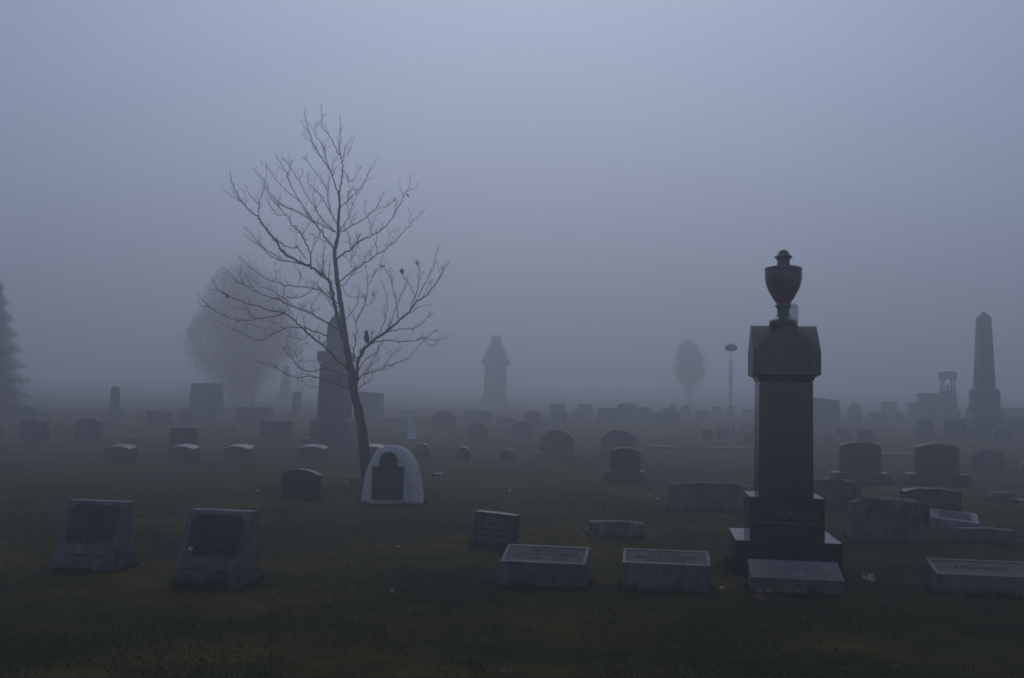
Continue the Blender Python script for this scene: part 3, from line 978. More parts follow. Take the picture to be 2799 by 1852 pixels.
# ------------------------------------------------------------------ far rows of headstones
GF = "headstones fading into the fog"
rows = [
 # xl, xr, ytop, ybase, Y, kind, mat, T, label
 (50, 140, 1144, 1206, None, 'low', 'grey_granite', .3, "broad grey headstone nearest the left edge, in front of a darker stone"),
 (47, 106, 1110, None, 42, 'arc', 'dark_stone', .4, "tall dark arched headstone rising behind the leftmost broad stone"),
 (104, 141, 1124, None, 44, 'flat', 'grey_granite', .4, "narrow square headstone joined to the right of the far-left arched stone"),
 (200, 288, 1142, 1206, None, 'arc', 'grey_granite', .3, "broad grey headstone with arched top below the lone left column"),
 (172, 232, 1138, None, 47, 'flat', 'grey_granite', .3, "low faint slab behind the left arched headstone"),
 (336, 376, 1134, None, 48, 'flat', 'grey_granite', .3, "small faint slab right of the lone left column"),
 (396, 470, 1120, 1166, None, 'slope', 'dark_stone', .5, "square dark headstone left of the big upright slab monument"),
 (458, 546, 1168, 1228, None, 'flat', 'dark_stone', .3, "dark flat-topped headstone behind the second bowed marker"),
 (486, 532, 1119, 1166, None, 'flat', 'grey_granite', .4, "narrow headstone overlapping the foot of the big upright slab"),
 (642, 750, 1112, 1160, None, 'flat', 'dark_stone', .5, "wide low flat headstone under the hazy red-leaved tree"),
 (706, 803, 1150, 1208, None, 'flat', 'grey_granite', .35, "grey flat headstone left of the pointed monument's base"),
 (606, 640, 1128, None, 49, 'arc', 'grey_granite', .3, "small faint arched stone left of the wide flat headstone"),
 (825, 862, 1128, None, 53, 'peak', 'grey_granite', .3, "faint gabled stone against the left foot of the pointed monument"),
 (1060, 1116, 1143, 1162, None, 'flat', 'pale_granite', .5, "low slab with a pale top just left of the white marble pillar"),
 (1092, 1150, 1123, None, 55, 'arc', 'grey_granite', .3, "faint arched headstone behind the white marble pillar"),
 (1150, 1196, 1126, None, 57, 'flat', 'grey_granite', .3, "faint flat headstone right of the white marble pillar"),
 (1180, 1250, 1121, 1168, None, 'round', 'dark_stone', .35, "dark rounded headstone left of the spired monument"),
 (1252, 1296, 1132, None, 50, 'flat', 'grey_granite', .3, "small flat headstone below the left foot of the spired monument"),
 (1268, 1306, 1119, None, 52, 'arc', 'dark_stone', .3, "dark arched headstone at the left foot of the spired monument"),
 (1296, 1346, 1119, 1160, None, 'arc', 'pale_granite', .5, "light-topped arched headstone directly in front of the spired monument"),
 (1278, 1336, 1155, 1200, None, 'round', 'grey_granite', .25, "bluish rounded headstone in mid lawn above the middle dark marker"),
 (1364, 1412, 1139, 1168, None, 'flat', 'pale_granite', .6, "low slab with a pale flat top right of the spired monument"),
 (1396, 1456, 1151, 1200, None, 'peak', 'grey_granite', .25, "bluish peaked headstone above the right dark marker"),
 (1432, 1484, 1121, 1166, None, 'round', 'dark_stone', .3, "dark rounded headstone behind the bluish peaked one"),
 (1490, 1534, 1147, 1172, None, 'flat', 'pale_granite', .5, "low pale-topped slab right behind the clear grey arched headstone"),
 (1504, 1545, 1103, None, 52, 'flat', 'grey_granite', .4, "upright square headstone rising above the pale-topped slab"),
 (1514, 1552, 1123, None, 47, 'flat', 'dark_stone', .3, "dark low headstone in front of the upright square one"),
 (1577, 1621, 1103, None, 56, 'flat', 'grey_granite', .4, "faint upright headstone between the two grey arched stones"),
 (1560, 1600, 1126, None, 54, 'flat', 'grey_granite', .3, "low faint slab left of the dark flat headstone"),
 (1633, 1692, 1115, 1156, None, 'flat', 'dark_stone', .4, "dark flat headstone above the second grey arched stone"),
 (1686, 1742, 1101, 1150, None, 'low', 'grey_granite', .4, "tall bowed headstone, the highest of the far middle row"),
 (1742, 1782, 1113, None, 50, 'flat', 'grey_granite', .3, "square faint headstone right of the tall bowed one"),
 (1784, 1858, 1127, 1160, None, 'flat', 'dark_stone', .3, "long low dark headstone below the small hazy tree"),
 (1806, 1832, 1114, None, 52, 'flat', 'grey_granite', .3, "small square stone behind the long low dark one"),
 (1830, 1850, 1103, None, 55, 'round', 'grey_granite', .4, "narrow round-headed stone on the left under the small hazy tree"),
 (1858, 1890, 1107, None, 58, 'dome', 'grey_granite', .4, "faint domed stone on the right under the small hazy tree"),
 (1898, 1942, 1120, None, 54, 'flat', 'grey_granite', .3, "faint square headstone left of the lamp post"),
 (1948, 1970, 1111, None, 60, 'flat', 'rose_stone', .3, "narrow faint stone immediately left of the lamp post"),
 (1984, 2008, 1106, None, 61, 'round', 'grey_granite', .3, "small faint rounded stone at the lamp post's foot"),
 (2030, 2062, 1118, None, 58, 'flat', 'grey_granite', .3, "faint square stone right of the lamp post"),
 (1918, 1948, 1171, 1200, None, 'slope', 'dark_stone', .2, "small dark lopsided stone, leftmost of the little trio below the lamp post"),
 (1957, 1988, 1175, 1200, None, 'flat', 'dark_stone', .25, "small dark flat stone in the middle of the little trio"),
 (1990, 2008, 1165, 1185, None, 'flat', 'dark_stone', .2, "tiny dark stone behind the little trio's middle one"),
 (2030, 2064, 1160, 1190, None, 'flat', 'grey_granite', .25, "small grey stone against the urn monument's left edge"),
 (2034, 2070, 1181, 1212, None, 'flat', 'dark_stone', .25, "small dark stone at the urn monument's left edge, lower one"),
 (2215, 2296, 1085, None, 50, 'slope', 'grey_granite', .6, "large square headstone showing right behind the urn monument"),
 (2252, 2282, 1187, 1212, None, 'round', 'dark_stone', .25, "small dark rounded stone right of the urn monument's shaft"),
 (2286, 2322, 1169, 1196, None, 'flat', 'dark_stone', .25, "small dark stone above the left of the brown headstone"),
 (2340, 2386, 1172, 1214, None, 'slope', 'dark_stone', .25, "dark stone with sloping top right above the brown headstone"),
 (2318, 2356, 1100, None, 57, 'round', 'grey_granite', .3, "faint rounded stone right of the large square headstone"),
 (2408, 2452, 1098, None, 60, 'flat', 'grey_granite', .4, "faint square headstone midway to the far canopy monument"),
 (2480, 2512, 1101, None, 60, 'flat', 'grey_granite', .4, "faint small headstone at the left foot of the walled tomb"),
 (2370, 2470, 1126, None, 56, 'flat', 'grey_granite', .3, "long low faint slab above the rightmost brown headstone"),
 (2502, 2552, 1143, 1192, None, 'arc', 'grey_granite', .3, "grey arched headstone behind the rightmost brown headstone"),
 (2578, 2642, 1146, 1202, None, 'flat', 'dark_stone', .4, "dark square headstone at the left foot of the obelisk"),
 (2640, 2664, 1107, None, 56, 'arc', 'grey_granite', .3, "narrow faint stone touching the obelisk's left side"),
 (2744, 2800, 1139, 1186, None, 'flat', 'dark_stone', .3, "dark square headstone between the obelisk and the right edge"),
 (2735, 2815, 1114, None, 58, 'flat', 'grey_granite', .4, "faint wide headstone behind the dark one at the right edge"),
 (2712, 2768, 1162, 1215, None, 'round', 'grey_granite', .3, "grey stone with light arched top right below the obelisk"),
 (2652, 2746, 1228, 1282, None, 'round', 'rough_granite', .3, "bluish rough rounded headstone right of the rightmost brown one"),
 (2782, 2850, 1258, 1300, None, 'round', 'grey_granite', .3, "grey headstone cut by the right edge beyond the brown ones"),
 (340, 400, 1196, 1212, None, 'flat', 'grey_granite', .5, "very low slab in the grass left of the dark flat headstone"),
 (-40, 8, 1168, 1200, None, 'flat', 'dark_stone', .3, "dark stone cut by the left edge"),
 (1760, 1850, 1218, 1228, None, 'low', 'dark_stone', .6, "flush dark slab low in the lawn right of the grey arched stones"),
 (1938, 2058, 1222, 1232, None, 'low', 'dark_stone', .6, "flush dark slab low in the lawn at the urn monument's left"),
 (2400, 2500, 1238, 1248, None, 'low', 'dark_stone', .6, "flush dark slab between the two right brown headstones"),
 (1182, 1214, 1293, 1302, None, 'flat', 'pale_granite', .3, "tiny flush pale marker right of the white boulder"),
]
for i, (xl, xr, yt, yb, Y, kd, mt, T, lab) in enumerate(rows):
    stone(lab, xl, xr, yt, yb, Y, kind=kd, mat=mt, T=T, group=GF, seed=i * .7 + 1, batter=.05, rough=.02 if mt == 'rough_granite' else 0)

def big_slab():
    Y = 52
    g = on_ground(563, Y); k = Y / F
    root = thing("slab_monument", g, YAW, "big upright slab monument with battered base left of the red-leaved tree", "monument")
    Z = lambda py: zt_of(563, py, Y, g)
    mb = MB(); sq(mb, [(60 * k, -.3), (58 * k, Z(1148)), (46 * k, Z(1143)), (43 * k, Z(1122))], asp=.5); mb.build("base", "grey_granite", root, bevel=.02)
    mb = MB(); sq(mb, [(42 * k, Z(1121)), (38 * k, Z(1052)), (37 * k, Z(1047))], asp=.5); mb.build("slab", "grey_granite", root, bevel=.02)
big_slab()
def tomb():
    Y = 68
    g = on_ground(2545, Y); k = Y / F
    root = thing("walled_tomb", g, YAW, "broad block tomb left of the open canopy monument", "tomb")
    Z = lambda py: zt_of(2545, py, Y, g)
    mb = MB(); sq(mb, [(33 * k, -.3), (31 * k, Z(1084))], asp=.6); mb.build("body", "grey_granite", root, bevel=.02)
    mb = MB(); sq(mb, [(34 * k, Z(1083.8)), (34 * k, Z(1076)), (32 * k, Z(1074))], asp=.6); mb.build("cornice", "grey_granite", root, bevel=.02)
tomb()
def rect_tomb():
    Y = 56
    g = on_ground(1012, Y); k = Y / F
    root = thing("square_monument", g, YAW, "square grey monument block right behind the bare tree's trunk", "monument")
    Z = lambda py: zt_of(1012, py, Y, g)
    mb = MB(); sq(mb, [(44 * k, -.3), (44 * k, Z(1140)), (34 * k, Z(1134))], asp=.7); mb.build("base", "grey_granite", root, bevel=.02)
    mb = MB()
    gridbox(mb, [-1, 0, 1], [-1, 1], [0, 1], lambda u, v, w: (u * 31 * k, v * 22 * k, Z(1133.8) + ((Z(1070) - (u + 1) * 2 * k) - Z(1133.8)) * w)); mb.build("block", "grey_granite", root, bevel=.02)
rect_tomb()

# ------------------------------------------------------------------ bare tree
def bare_tree():
    Y0 = 20.0
    A = lambda x, y: (500 + x / 2.614, 250 + y / 2.614)
    B = lambda x, y: (500 + x / 2.24, 700 + y / 2.24)
    g = on_ground(998, Y0)
    root = thing("bare_tree", g, 0, "slender leafless tree with a leaning trunk behind the white boulder", "tree")
    rnd = random.Random(21)
    def to3(path, d0, slope):
        out = []; dist = 0; last = None
        for (x, y) in path:
            if last: dist += math.hypot(x - last[0], y - last[1])
            last = (x, y)
            out.append((P(x, y, Y0 + d0 + slope * dist * Y0 / F)) - g)
        return out
    def smooth(pts, per=4):
        o = []
        n = len(pts)
        for i in range(n - 1):
            p0, p1, p2, p3 = pts[max(i - 1, 0)], pts[i], pts[i + 1], pts[min(i + 2, n - 1)]
            for k in range(per):
                t = k / per
                o.append(.5 * ((2 * p1) + (p2 - p0) * t + (2 * p0 - 5 * p1 + 4 * p2 - p3) * t * t + (3 * p1 - p0 - 3 * p2 + p3) * t ** 3))
        o.append(pts[-1])
        return o
    def jitter(pts, amp):
        return [p if i in (0,) else p + Vector((rnd.gauss(0, amp), rnd.gauss(0, amp), rnd.gauss(0, amp))) for i, p in enumerate(pts)]
    def tw(mb, p, d, ln, r, depth):
        """twig: kinked, bending upward, splitting"""
        n = max(3, int(ln / .07))
        pts = [p]; dd = d.normalized()
        for i in range(n):
            dd = (dd + Vector((rnd.gauss(0, .09), rnd.gauss(0, .09), rnd.gauss(.06, .07)))).normalized()
            pts.append(pts[-1] + dd * ln / n)
        rr = [max(.0017, r * (1 - .7 * i / n)) for i in range(n + 1)]
        tube(mb, pts, rr, 4)
        if depth > 0:
            k = rnd.choice((1, 2, 2, 3)) if ln > .2 else rnd.choice((0, 1))
            for _ in range(k):
                i = rnd.randint(1, n - 1)
                s = Vector((rnd.uniform(-1, 1), rnd.uniform(-.8, .8), rnd.uniform(-.2, .9))).normalized()
                tw(mb, pts[i], dd * .75 + s * .8, ln * rnd.uniform(.35, .6), r * .65, depth - 1)
    # each entry: list of sub paths (path, start radius px, end radius px)
    TR = [B(1128, 1400), B(1124, 1340), B(1118, 1250), B(1105, 1150), B(1095, 1050), B(1072, 930), B(1050, 850), B(1040, 790), B(1030, 700), B(1005, 570), B(985, 420), B(960, 250), B(945, 150), B(935, 50), A(1085, 1130), A(1110, 1020), A(1110, 900), A(1120, 820), A(1115, 740)]
    trr = [17, 16, 14.5, 14.5, 13.5, 11.5, 11, 12.5, 10.5, 8, 7, 6.3, 6, 5.5, 5.2, 4.4, 3.8, 3.2, 2.8]
    pts = to3(TR, 0, 0)
    m_ = MB()
    sp = smooth(pts, 4)
    rr = []
    for i in range(len(trr) - 1):
        for k in range(4): rr.append(trr[i] + (trr[i + 1] - trr[i]) * k / 4)
    rr.append(trr[-1])
    rr = [r * Y0 / F * rnd.uniform(.96, 1.05) for r in rr]
    tube(m_, jitter(sp, .004), rr, 12)
    # roots flare
    m_.build("trunk", "bark", root, smooth=True)
    groups = [
     [([A(1115, 740), A(1135, 620), A(1140, 510), A(1118, 430), A(1117, 340), A(1130, 260), A(1122, 180)], 2.6, .7), ([A(1118, 450), A(1060, 340), A(1000, 250), A(992, 160), A(990, 100)], 1.8, .6), ([A(1145, 500), A(1160, 400), A(1190, 350)], 1.2, .5), ([A(1142, 560), A(1190, 640), A(1240, 590), A(1275, 550)], 1.2, .5), ([A(1140, 470), A(1185, 430), A(1215, 345)], 1.1, .5)],
     [([A(1115, 740), A(1085, 660), A(1057, 580), A(1000, 480), A(940, 390), A(905, 290), A(880, 200), A(872, 120)], 2.3, .6), ([A(1057, 580), A(1015, 450), A(1005, 400), A(950, 310), A(900, 230)], 1.7, .6), ([A(940, 390), A(900, 350), A(870, 330)], .9, .5), ([A(950, 310), A(958, 220)], .9, .5), ([A(905, 290), A(860, 250), A(855, 210)], .9, .5), ([A(1060, 580), A(1075, 500), A(1110, 480)], 1.2, .6)],
     [([A(1110, 960), A(1060, 880), A(1035, 780), A(1030, 700), A(950, 580), A(890, 500), A(860, 465)], 2.0, .6), ([A(1060, 880), A(980, 740), A(900, 650), A(895, 590)], 1.5, .6), ([A(1035, 720), A(1045, 640), A(1058, 590)], 1.4, .8), ([A(990, 660), A(985, 590)], .9, .5)],
     [([A(1100, 1010), A(1020, 965), A(950, 935), A(870, 880), A(790, 850), A(700, 800)], 2.0, .6), ([A(1090, 1000), A(1010, 930), A(940, 820), A(870, 720), A(820, 620), A(770, 550), A(765, 500)], 1.8, .6), ([A(960, 860), A(930, 760), A(935, 700)], 1.1, .5), ([A(820, 620), A(860, 590), A(850, 560)], .8, .5)],
     [([A(1078, 1120), A(1020, 1050), A(960, 960), A(900, 880), A(830, 780), A(780, 690), A(750, 600), A(690, 500), A(665, 460)], 3.0, .7), ([A(940, 940), A(840, 870), A(740, 820), A(680, 790), A(610, 700), A(590, 640), A(530, 590), A(515, 560)], 1.9, .6), ([A(830, 780), A(730, 700), A(660, 620), A(600, 530)], 1.5, .5), ([A(750, 600), A(765, 540), A(715, 480)], 1.0, .5), ([A(720, 560), A(660, 520)], .8, .5), ([A(590, 650), A(600, 560), A(595, 520)], .9, .5), ([A(690, 790), A(700, 730)], .8, .5)],
     [([B(1002, 610), B(978, 500), B(945, 370), B(925, 272), A(1062, 1400), A(1030, 1340), A(960, 1280), A(890, 1240), A(800, 1200), A(720, 1150), A(670, 1080), A(620, 1020), A(560, 940), A(530, 890), A(450, 820), A(400, 750), A(350, 650), A(338, 580)], 6.6, .9), ([A(430, 800), A(360, 750), A(290, 695)], 1.2, .5), ([A(540, 900), A(540, 810), A(480, 740), A(445, 665)], 1.6, .6), ([A(540, 800), A(570, 720), A(580, 660)], 1.0, .5), ([A(450, 800), A(445, 740), A(430, 700)], .9, .5),
      ([A(890, 1240), A(780, 1215), A(660, 1190), A(560, 1110), A(500, 1070), A(445, 1030)], 2.3, .6), ([A(700, 1200), A(620, 1140), A(520, 1060), A(490, 1015), A(445, 975)], 1.4, .6), ([A(640, 1040), A(750, 1110), A(820, 1120), A(880, 1200)], 1.6, 1.4), ([A(560, 930), A(640, 1030), A(700, 1090)], 1.3, .9)],
     [([A(910, 1250), A(912, 1160), A(870, 1070), A(855, 1020), A(780, 950), A(730, 870), A(640, 770), A(595, 700), A(575, 650)], 2.6, .6), ([A(855, 1020), A(900, 940), A(945, 840)], 1.4, .5), ([A(735, 880), A(670, 880), A(620, 810), A(595, 750)], 1.2, .5), ([A(912, 1160), A(960, 1050), A(1010, 960)], 1.2, .6), ([A(850, 1010), A(790, 1000), A(760, 980)], .9, .5), ([A(1000, 1290), A(1005, 1150), A(1020, 1070)], 1.6, .6), ([A(900, 1010), A(1000, 1060), A(1060, 1100)], 1.2, .8)],
     [([A(1115, 1180), A(1200, 1130), A(1260, 1070), A(1350, 1030), A(1430, 980), A(1500, 900), A(1570, 760), A(1610, 690), A(1625, 625)], 3.3, .6), ([A(1575, 750), A(1550, 685)], .9, .5), ([A(1350, 1030), A(1340, 960), A(1310, 880), A(1300, 800)], 1.6, .6), ([A(1590, 720), A(1650, 690)], .8, .5), ([A(1200, 1130), A(1180, 1010), A(1150, 980)], 1.2, .6), ([A(1500, 900), A(1530, 800), A(1510, 765)], .9, .5), ([A(1260, 1070), A(1200, 1200), A(1160, 1180)], .9, .6)],
     [([A(1120, 1010), A(1200, 960), A(1290, 910), A(1380, 830), A(1420, 750), A(1445, 715)], 2.2, .6), ([A(1330, 870), A(1440, 820), A(1510, 770)], 1.1, .5), ([A(1360, 960), A(1355, 900)], .8, .5), ([A(1380, 880), A(1410, 860)], .7, .4)],
     [([A(1120, 830), A(1190, 770), A(1260, 700), A(1310, 620), A(1350, 550), A(1380, 485)], 2.0, .6), ([A(1125, 990), A(1180, 900), A(1195, 850), A(1250, 740), A(1310, 640)], 1.7, .6), ([A(1180, 780), A(1190, 680), A(1170, 590)], 1.0, .5), ([A(1190, 850), A(1170, 780), A(1195, 710), A(1270, 705)], 1.1, .5), ([A(1310, 630), A(1345, 620)], .7, .4)],
     [([A(1118, 1350), A(1220, 1280), A(1320, 1210), A(1390, 1160), A(1470, 1110), A(1550, 1030), A(1620, 950), A(1690, 880), A(1720, 850)], 2.6, .6), ([A(1620, 940), A(1632, 860)], .9, .5), ([A(1385, 1160), A(1385, 1060), A(1383, 980)], 1.4, .5), ([A(1460, 1110), A(1475, 1010)], .9, .5), ([A(1480, 1090), A(1540, 980)], .9, .5), ([A(1220, 1280), A(1200, 1200), A(1215, 1100), A(1150, 1070)], 1.2, .6), ([A(1250, 1260), A(1300, 1190), A(1250, 1170)], .9, .5), ([A(1440, 1130), A(1420, 1240), A(1410, 1310)], .9, .5)],
     [([B(925, 275), B(860, 220), B(800, 200), B(700, 185), B(600, 170), B(500, 130), B(430, 80), B(380, 40), B(345, 5)], 2.6, .6), ([B(700, 185), B(720, 120), B(690, 60)], 1.1, .5), ([B(560, 160), B(580, 100), B(600, 60)], .9, .5), ([B(800, 200), B(740, 240), B(640, 255), B(560, 220), B(460, 170), B(400, 130)], 1.5, .6), ([B(430, 180), B(360, 170), B(300, 160)], .9, .5)],
     [([B(975, 470), B(880, 405), B(780, 350), B(680, 310), B(600, 270), B(500, 240), B(400, 190), B(330, 150), B(280, 100), B(235, 75)], 3.0, .6), ([B(380, 180), B(350, 120), B(355, 60)], 1.1, .5), ([B(450, 210), B(400, 150), B(395, 100)], 1.1, .5), ([B(600, 270), B(620, 200), B(575, 130)], 1.0, .5), ([B(780, 350), B(800, 280), B(840, 230)], 1.1, .5), ([B(680, 310), B(640, 270), B(560, 260), B(500, 275)], 1.0, .5), ([B(300, 130), B(240, 100)], .8, .5)],
     [([B(1005, 690), B(920, 610), B(850, 540), B(760, 470), B(700, 410), B(620, 350), B(530, 330), B(430, 300), B(350, 270), B(270, 240), B(210, 200), B(185, 145)], 4.2, .7), ([B(300, 250), B(240, 220), B(160, 200)], 1.0, .5), ([B(620, 350), B(530, 372), B(430, 387), B(350, 392), B(270, 372), B(190, 330), B(145, 285)], 2.0, .6), ([B(200, 335), B(140, 305), B(85, 285)], 1.0, .5), ([B(430, 387), B(400, 330), B(330, 320)], .9, .5), ([B(760, 470), B(740, 400), B(760, 350), B(820, 330)], 1.2, .6), ([B(350, 392), B(320, 430), B(310, 460)], .9, .5)],
     [([B(890, 490), B(800, 455), B(700, 435), B(620, 445), B(540, 490), B(460, 515), B(390, 490), B(310, 450), B(245, 410)], 2.2, .6), ([B(540, 490), B(480, 440), B(400, 420)], 1.0, .5), ([B(390, 490), B(385, 440)], .8, .5), ([B(620, 445), B(560, 400), B(480, 400)], 1.1, .5), ([B(790, 455), B(740, 510), B(680, 500), B(600, 470)], 1.0, .5)],
     [([B(1012, 740), B(880, 690), B(800, 700), B(720, 690), B(680, 640), B(630, 590), B(605, 545)], 2.2, .6), ([B(680, 640), B(650, 580), B(645, 520)], 1.0, .5), ([B(880, 690), B(800, 640), B(720, 640), B(680, 590)], 1.3, .5), ([B(650, 610), B(700, 600), B(740, 570)], .9, .5)],
     [([B(1015, 805), B(930, 780), B(830, 740), B(760, 735), B(680, 742), B(600, 700), B(530, 650)], 2.6, .6), ([B(640, 715), B(540, 670), B(460, 648)], 1.2, .5), ([B(820, 740), B(740, 770), B(700, 750)], .9, .5), ([B(700, 742), B(705, 790)], .9, .5), ([B(830, 800), B(770, 790), B(730, 760)], .8, .5)],
     [([B(1052, 800), B(1066, 740), B(1075, 640), B(1130, 545), B(1200, 495), B(1260, 450), B(1330, 390), B(1390, 330), B(1430, 280), B(1500, 230), B(1560, 150), B(1600, 80), B(1635, 28)], 7.0, .8), ([B(1075, 640), B(1045, 590), B(1058, 500), B(1058, 400), B(1020, 325)], 2.6, .6), ([B(1060, 400), B(1110, 300), B(1130, 180), B(1120, 60)], 2.0, .6), ([B(1390, 330), B(1440, 180), B(1450, 110), B(1432, 30)], 1.8, .6), ([B(1320, 385), B(1300, 250), B(1260, 120), B(1222, 60)], 1.7, .6),
      ([B(1440, 250), B(1500, 130), B(1540, 50), A(1800, 1200), A(1820, 1120)], 1.6, .6), ([B(1560, 150), B(1580, 110), B(1560, 70)], .9, .5), ([B(1430, 260), B(1380, 160), B(1330, 95)], 1.3, .6), ([B(1200, 480), B(1240, 380), B(1250, 260), B(1210, 150)], 1.6, .6), ([B(1260, 440), B(1330, 250), B(1350, 200), B(1380, 130)], 1.4, .6), ([B(1470, 250), B(1500, 190), B(1520, 160)], 1.0, .5), ([B(1130, 180), B(1180, 100), B(1200, 40)], 1.1, .5), ([B(1110, 300), B(1160, 280), B(1190, 200)], 1.1, .5)],
     [([B(1130, 545), B(1220, 515), B(1330, 520), B(1400, 518), B(1480, 505), B(1560, 515), B(1625, 493)], 2.2, .6), ([B(1480, 510), B(1520, 550), B(1560, 530)], 1.1, .5), ([B(1480, 505), B(1530, 465), B(1550, 455)], 1.1, .5), ([B(1450, 510), B(1465, 480)], .8, .5)],
     [([B(1072, 750), B(1100, 730), B(1180, 700), B(1270, 665), B(1350, 640), B(1410, 590), B(1480, 507)], 2.3, .7), ([B(1230, 680), B(1280, 600), B(1330, 570)], 1.3, .5), ([B(1280, 610), B(1275, 575)], .8, .5), ([B(1180, 700), B(1240, 690), B(1300, 660)], .8, .5)],
     [([B(1250, 460), B(1350, 445), B(1410, 440), B(1450, 420), B(1500, 370), B(1525, 355)], 1.7, .6), ([B(1390, 350), B(1450, 310), B(1510, 300)], 1.2, .5), ([B(1400, 440), B(1420, 460)], .8, .5)],
     [([B(1070, 700), B(1110, 640), B(1170, 600), B(1200, 560), B(1230, 515)], 2.0, .8), ([B(1075, 810), B(1120, 775), B(1150, 760), B(1160, 710)], 1.6, .7), ([B(1110, 740), B(1160, 640), B(1170, 610)], 1.2, .5), ([B(1170, 600), B(1200, 640), B(1190, 560)], .8, .5)],
     [([B(1000, 380), B(1050, 325), B(1080, 250), B(1070, 180)], 1.6, .6), ([B(975, 180), B(1030, 120), B(1060, 60), A(1190, 1310), A(1250, 1290)], 1.4, .6), ([B(960, 160), B(1010, 240), B(1080, 250), B(1140, 240)], 1.1, .6), ([B(870, 130), B(830, 60), B(825, 0)], 1.3, .6), ([B(905, 240), B(900, 180), B(915, 150)], 1.5, 1.2), ([B(940, 340), B(900, 290), B(870, 240), B(820, 210)], 1.4, .6)],
    ]
    for gi, grp in enumerate(groups):
        mb = MB()
        base_slope = rnd.uniform(-.75, .75)
        for si, (path, r0, r1) in enumerate(grp):
            # depth of the start: distance from the trunk line
            d0 = 0
            if si > 0:
                # find nearest point of the first path to keep the joint together
                best = min(((path[0][0] - q.x) ** 2 + (path[0][1] - q.y) ** 2, q.z) for q in ref)
                d0 = best[1]
                sl = base_slope * .4 + rnd.uniform(-.6, .6)
            else:
                sl = base_slope
            if si == 0:
                tn = min(range(len(TR)), key=lambda q: (TR[q][0] - path[0][0]) ** 2 + (TR[q][1] - path[0][1]) ** 2)
                lo_ = TR[max(0, tn - 1)]; hi_ = TR[tn]
                t_ = min(.6, 16 / max(1.0, math.hypot(lo_[0] - hi_[0], lo_[1] - hi_[1])))
                if math.hypot(hi_[0] - path[0][0], hi_[1] - path[0][1]) < 34 and gi > 1:
                    path = [(path[0][0] * .15 + (hi_[0] + (lo_[0] - hi_[0]) * t_) * .85, path[0][1] + 9)] + path
            pts = to3(path, d0, sl)
            sp = smooth(pts, 5)
            n = len(sp)
            rr = [(r0 + (r1 - r0) * (i / (n - 1)) ** .8) * .92 * Y0 / F for i in range(n)]
            rr = [max(.0024, r * .94) for r in rr]
            sp = jitter(sp, .009)
            tube(mb, sp, rr, 7 if r0 > 2 else 5)
            if si == 0:
                ref = []
                for q in sp:
                    w_ = q + g
                    a, c = pix(w_)
                    ref.append(Vector((a, c, w_.y - Y0)))
            # twigs
            L_ = sum((sp[i + 1] - sp[i]).length for i in range(n - 1))
            cnt = int(L_ / .115)
            for _ in range(cnt):
                i = int(n * (.22 + .78 * rnd.random()) * .999)
                i = min(max(i, 1), n - 2)
                d = (sp[i + 1] - sp[i - 1]).normalized()
                s = Vector((rnd.uniform(-1, 1), rnd.uniform(-1, 1), rnd.uniform(-.1, 1.1))).normalized()
                tw(mb, sp[i], d * .8 + s * .8, rnd.uniform(.10, .38) * (1.2 - .95 * i / n), max(.0025, rr[i] * .45), 2 if i < n * .8 else 1)
            tw(mb, sp[-1], (sp[-1] - sp[-3]), rnd.uniform(.03, .10), .002, 0)
        mb.build("branch", "twig_bark", root, smooth=True)
    # a few dead leaves still hanging
    for (px, py, s) in ((1097, 740, .055), (620, 808, .045), (1140, 716, .035), (1045, 727, .035), (1116, 535, .03), (1018, 800, .03)):
        mb = MB()
        c = P(px, py, Y0 + .05) - g
        for q in range(3):
            leaf_mesh(mb, c + Vector((rnd.gauss(0, .012), rnd.gauss(0, .012), rnd.gauss(0, .02))), s, Vector((rnd.gauss(0, .4), -1, rnd.gauss(0, .4))), seed=q + int(px), curl=.6)
        mb.build("clinging_leaf", "feathers", root)
    return root
bare_tree()

def bird():
    # upright perched bird on the thick right limb
    Y = 19.93
    c = P(1003, 936, Y)
    root = thing("perched_bird", c, math.radians(200), "dark upright bird perched on the thick right limb of the bare tree", "bird")
    mb = MB()
    k = Y / F * .85
    prof = [(1, -1), (4, 1), (7.5, 6), (9, 12), (9, 18), (7.5, 24), (5.5, 28), (5.8, 31), (5.6, 35), (4, 38.5), (1, 40)]
    lathe(mb, [(r * k, z * k) for r, z in prof], 16, sx=1, sy=.85)
    vs = []
    for (x, y, z) in mb.v:
        t_ = z / (40 * k)
        vs.append((x + (.0 + .25 * math.sin(t_ * 2.2)) * 9 * k, y, z))
    mb.v = vs
    body = mb.build("body", "feathers", root, smooth=True)
    mb = MB(); tube(mb, [(7 * k, 0, 33 * k), (12 * k, 0, 32 * k), (15 * k, 0, 30.5 * k)], [2 * k, 1.3 * k, .2 * k], 6); mb.build("beak", "black_metal", root)
    mb = MB(); tube(mb, [(-2 * k, 0, 6 * k), (-5 * k, 0, -4 * k), (-7 * k, 0, -13 * k)], [4 * k, 2.8 * k, 1.5 * k], 6); mb.build("tail", "feathers", root)
    for s in (-1, 1):
        mb = MB(); tube(mb, [(2 * k, s * 2.5 * k, 3 * k), (3 * k, s * 2.5 * k, -3 * k)], [.9 * k, .7 * k], 5); mb.build("leg", "black_metal", root)
bird()

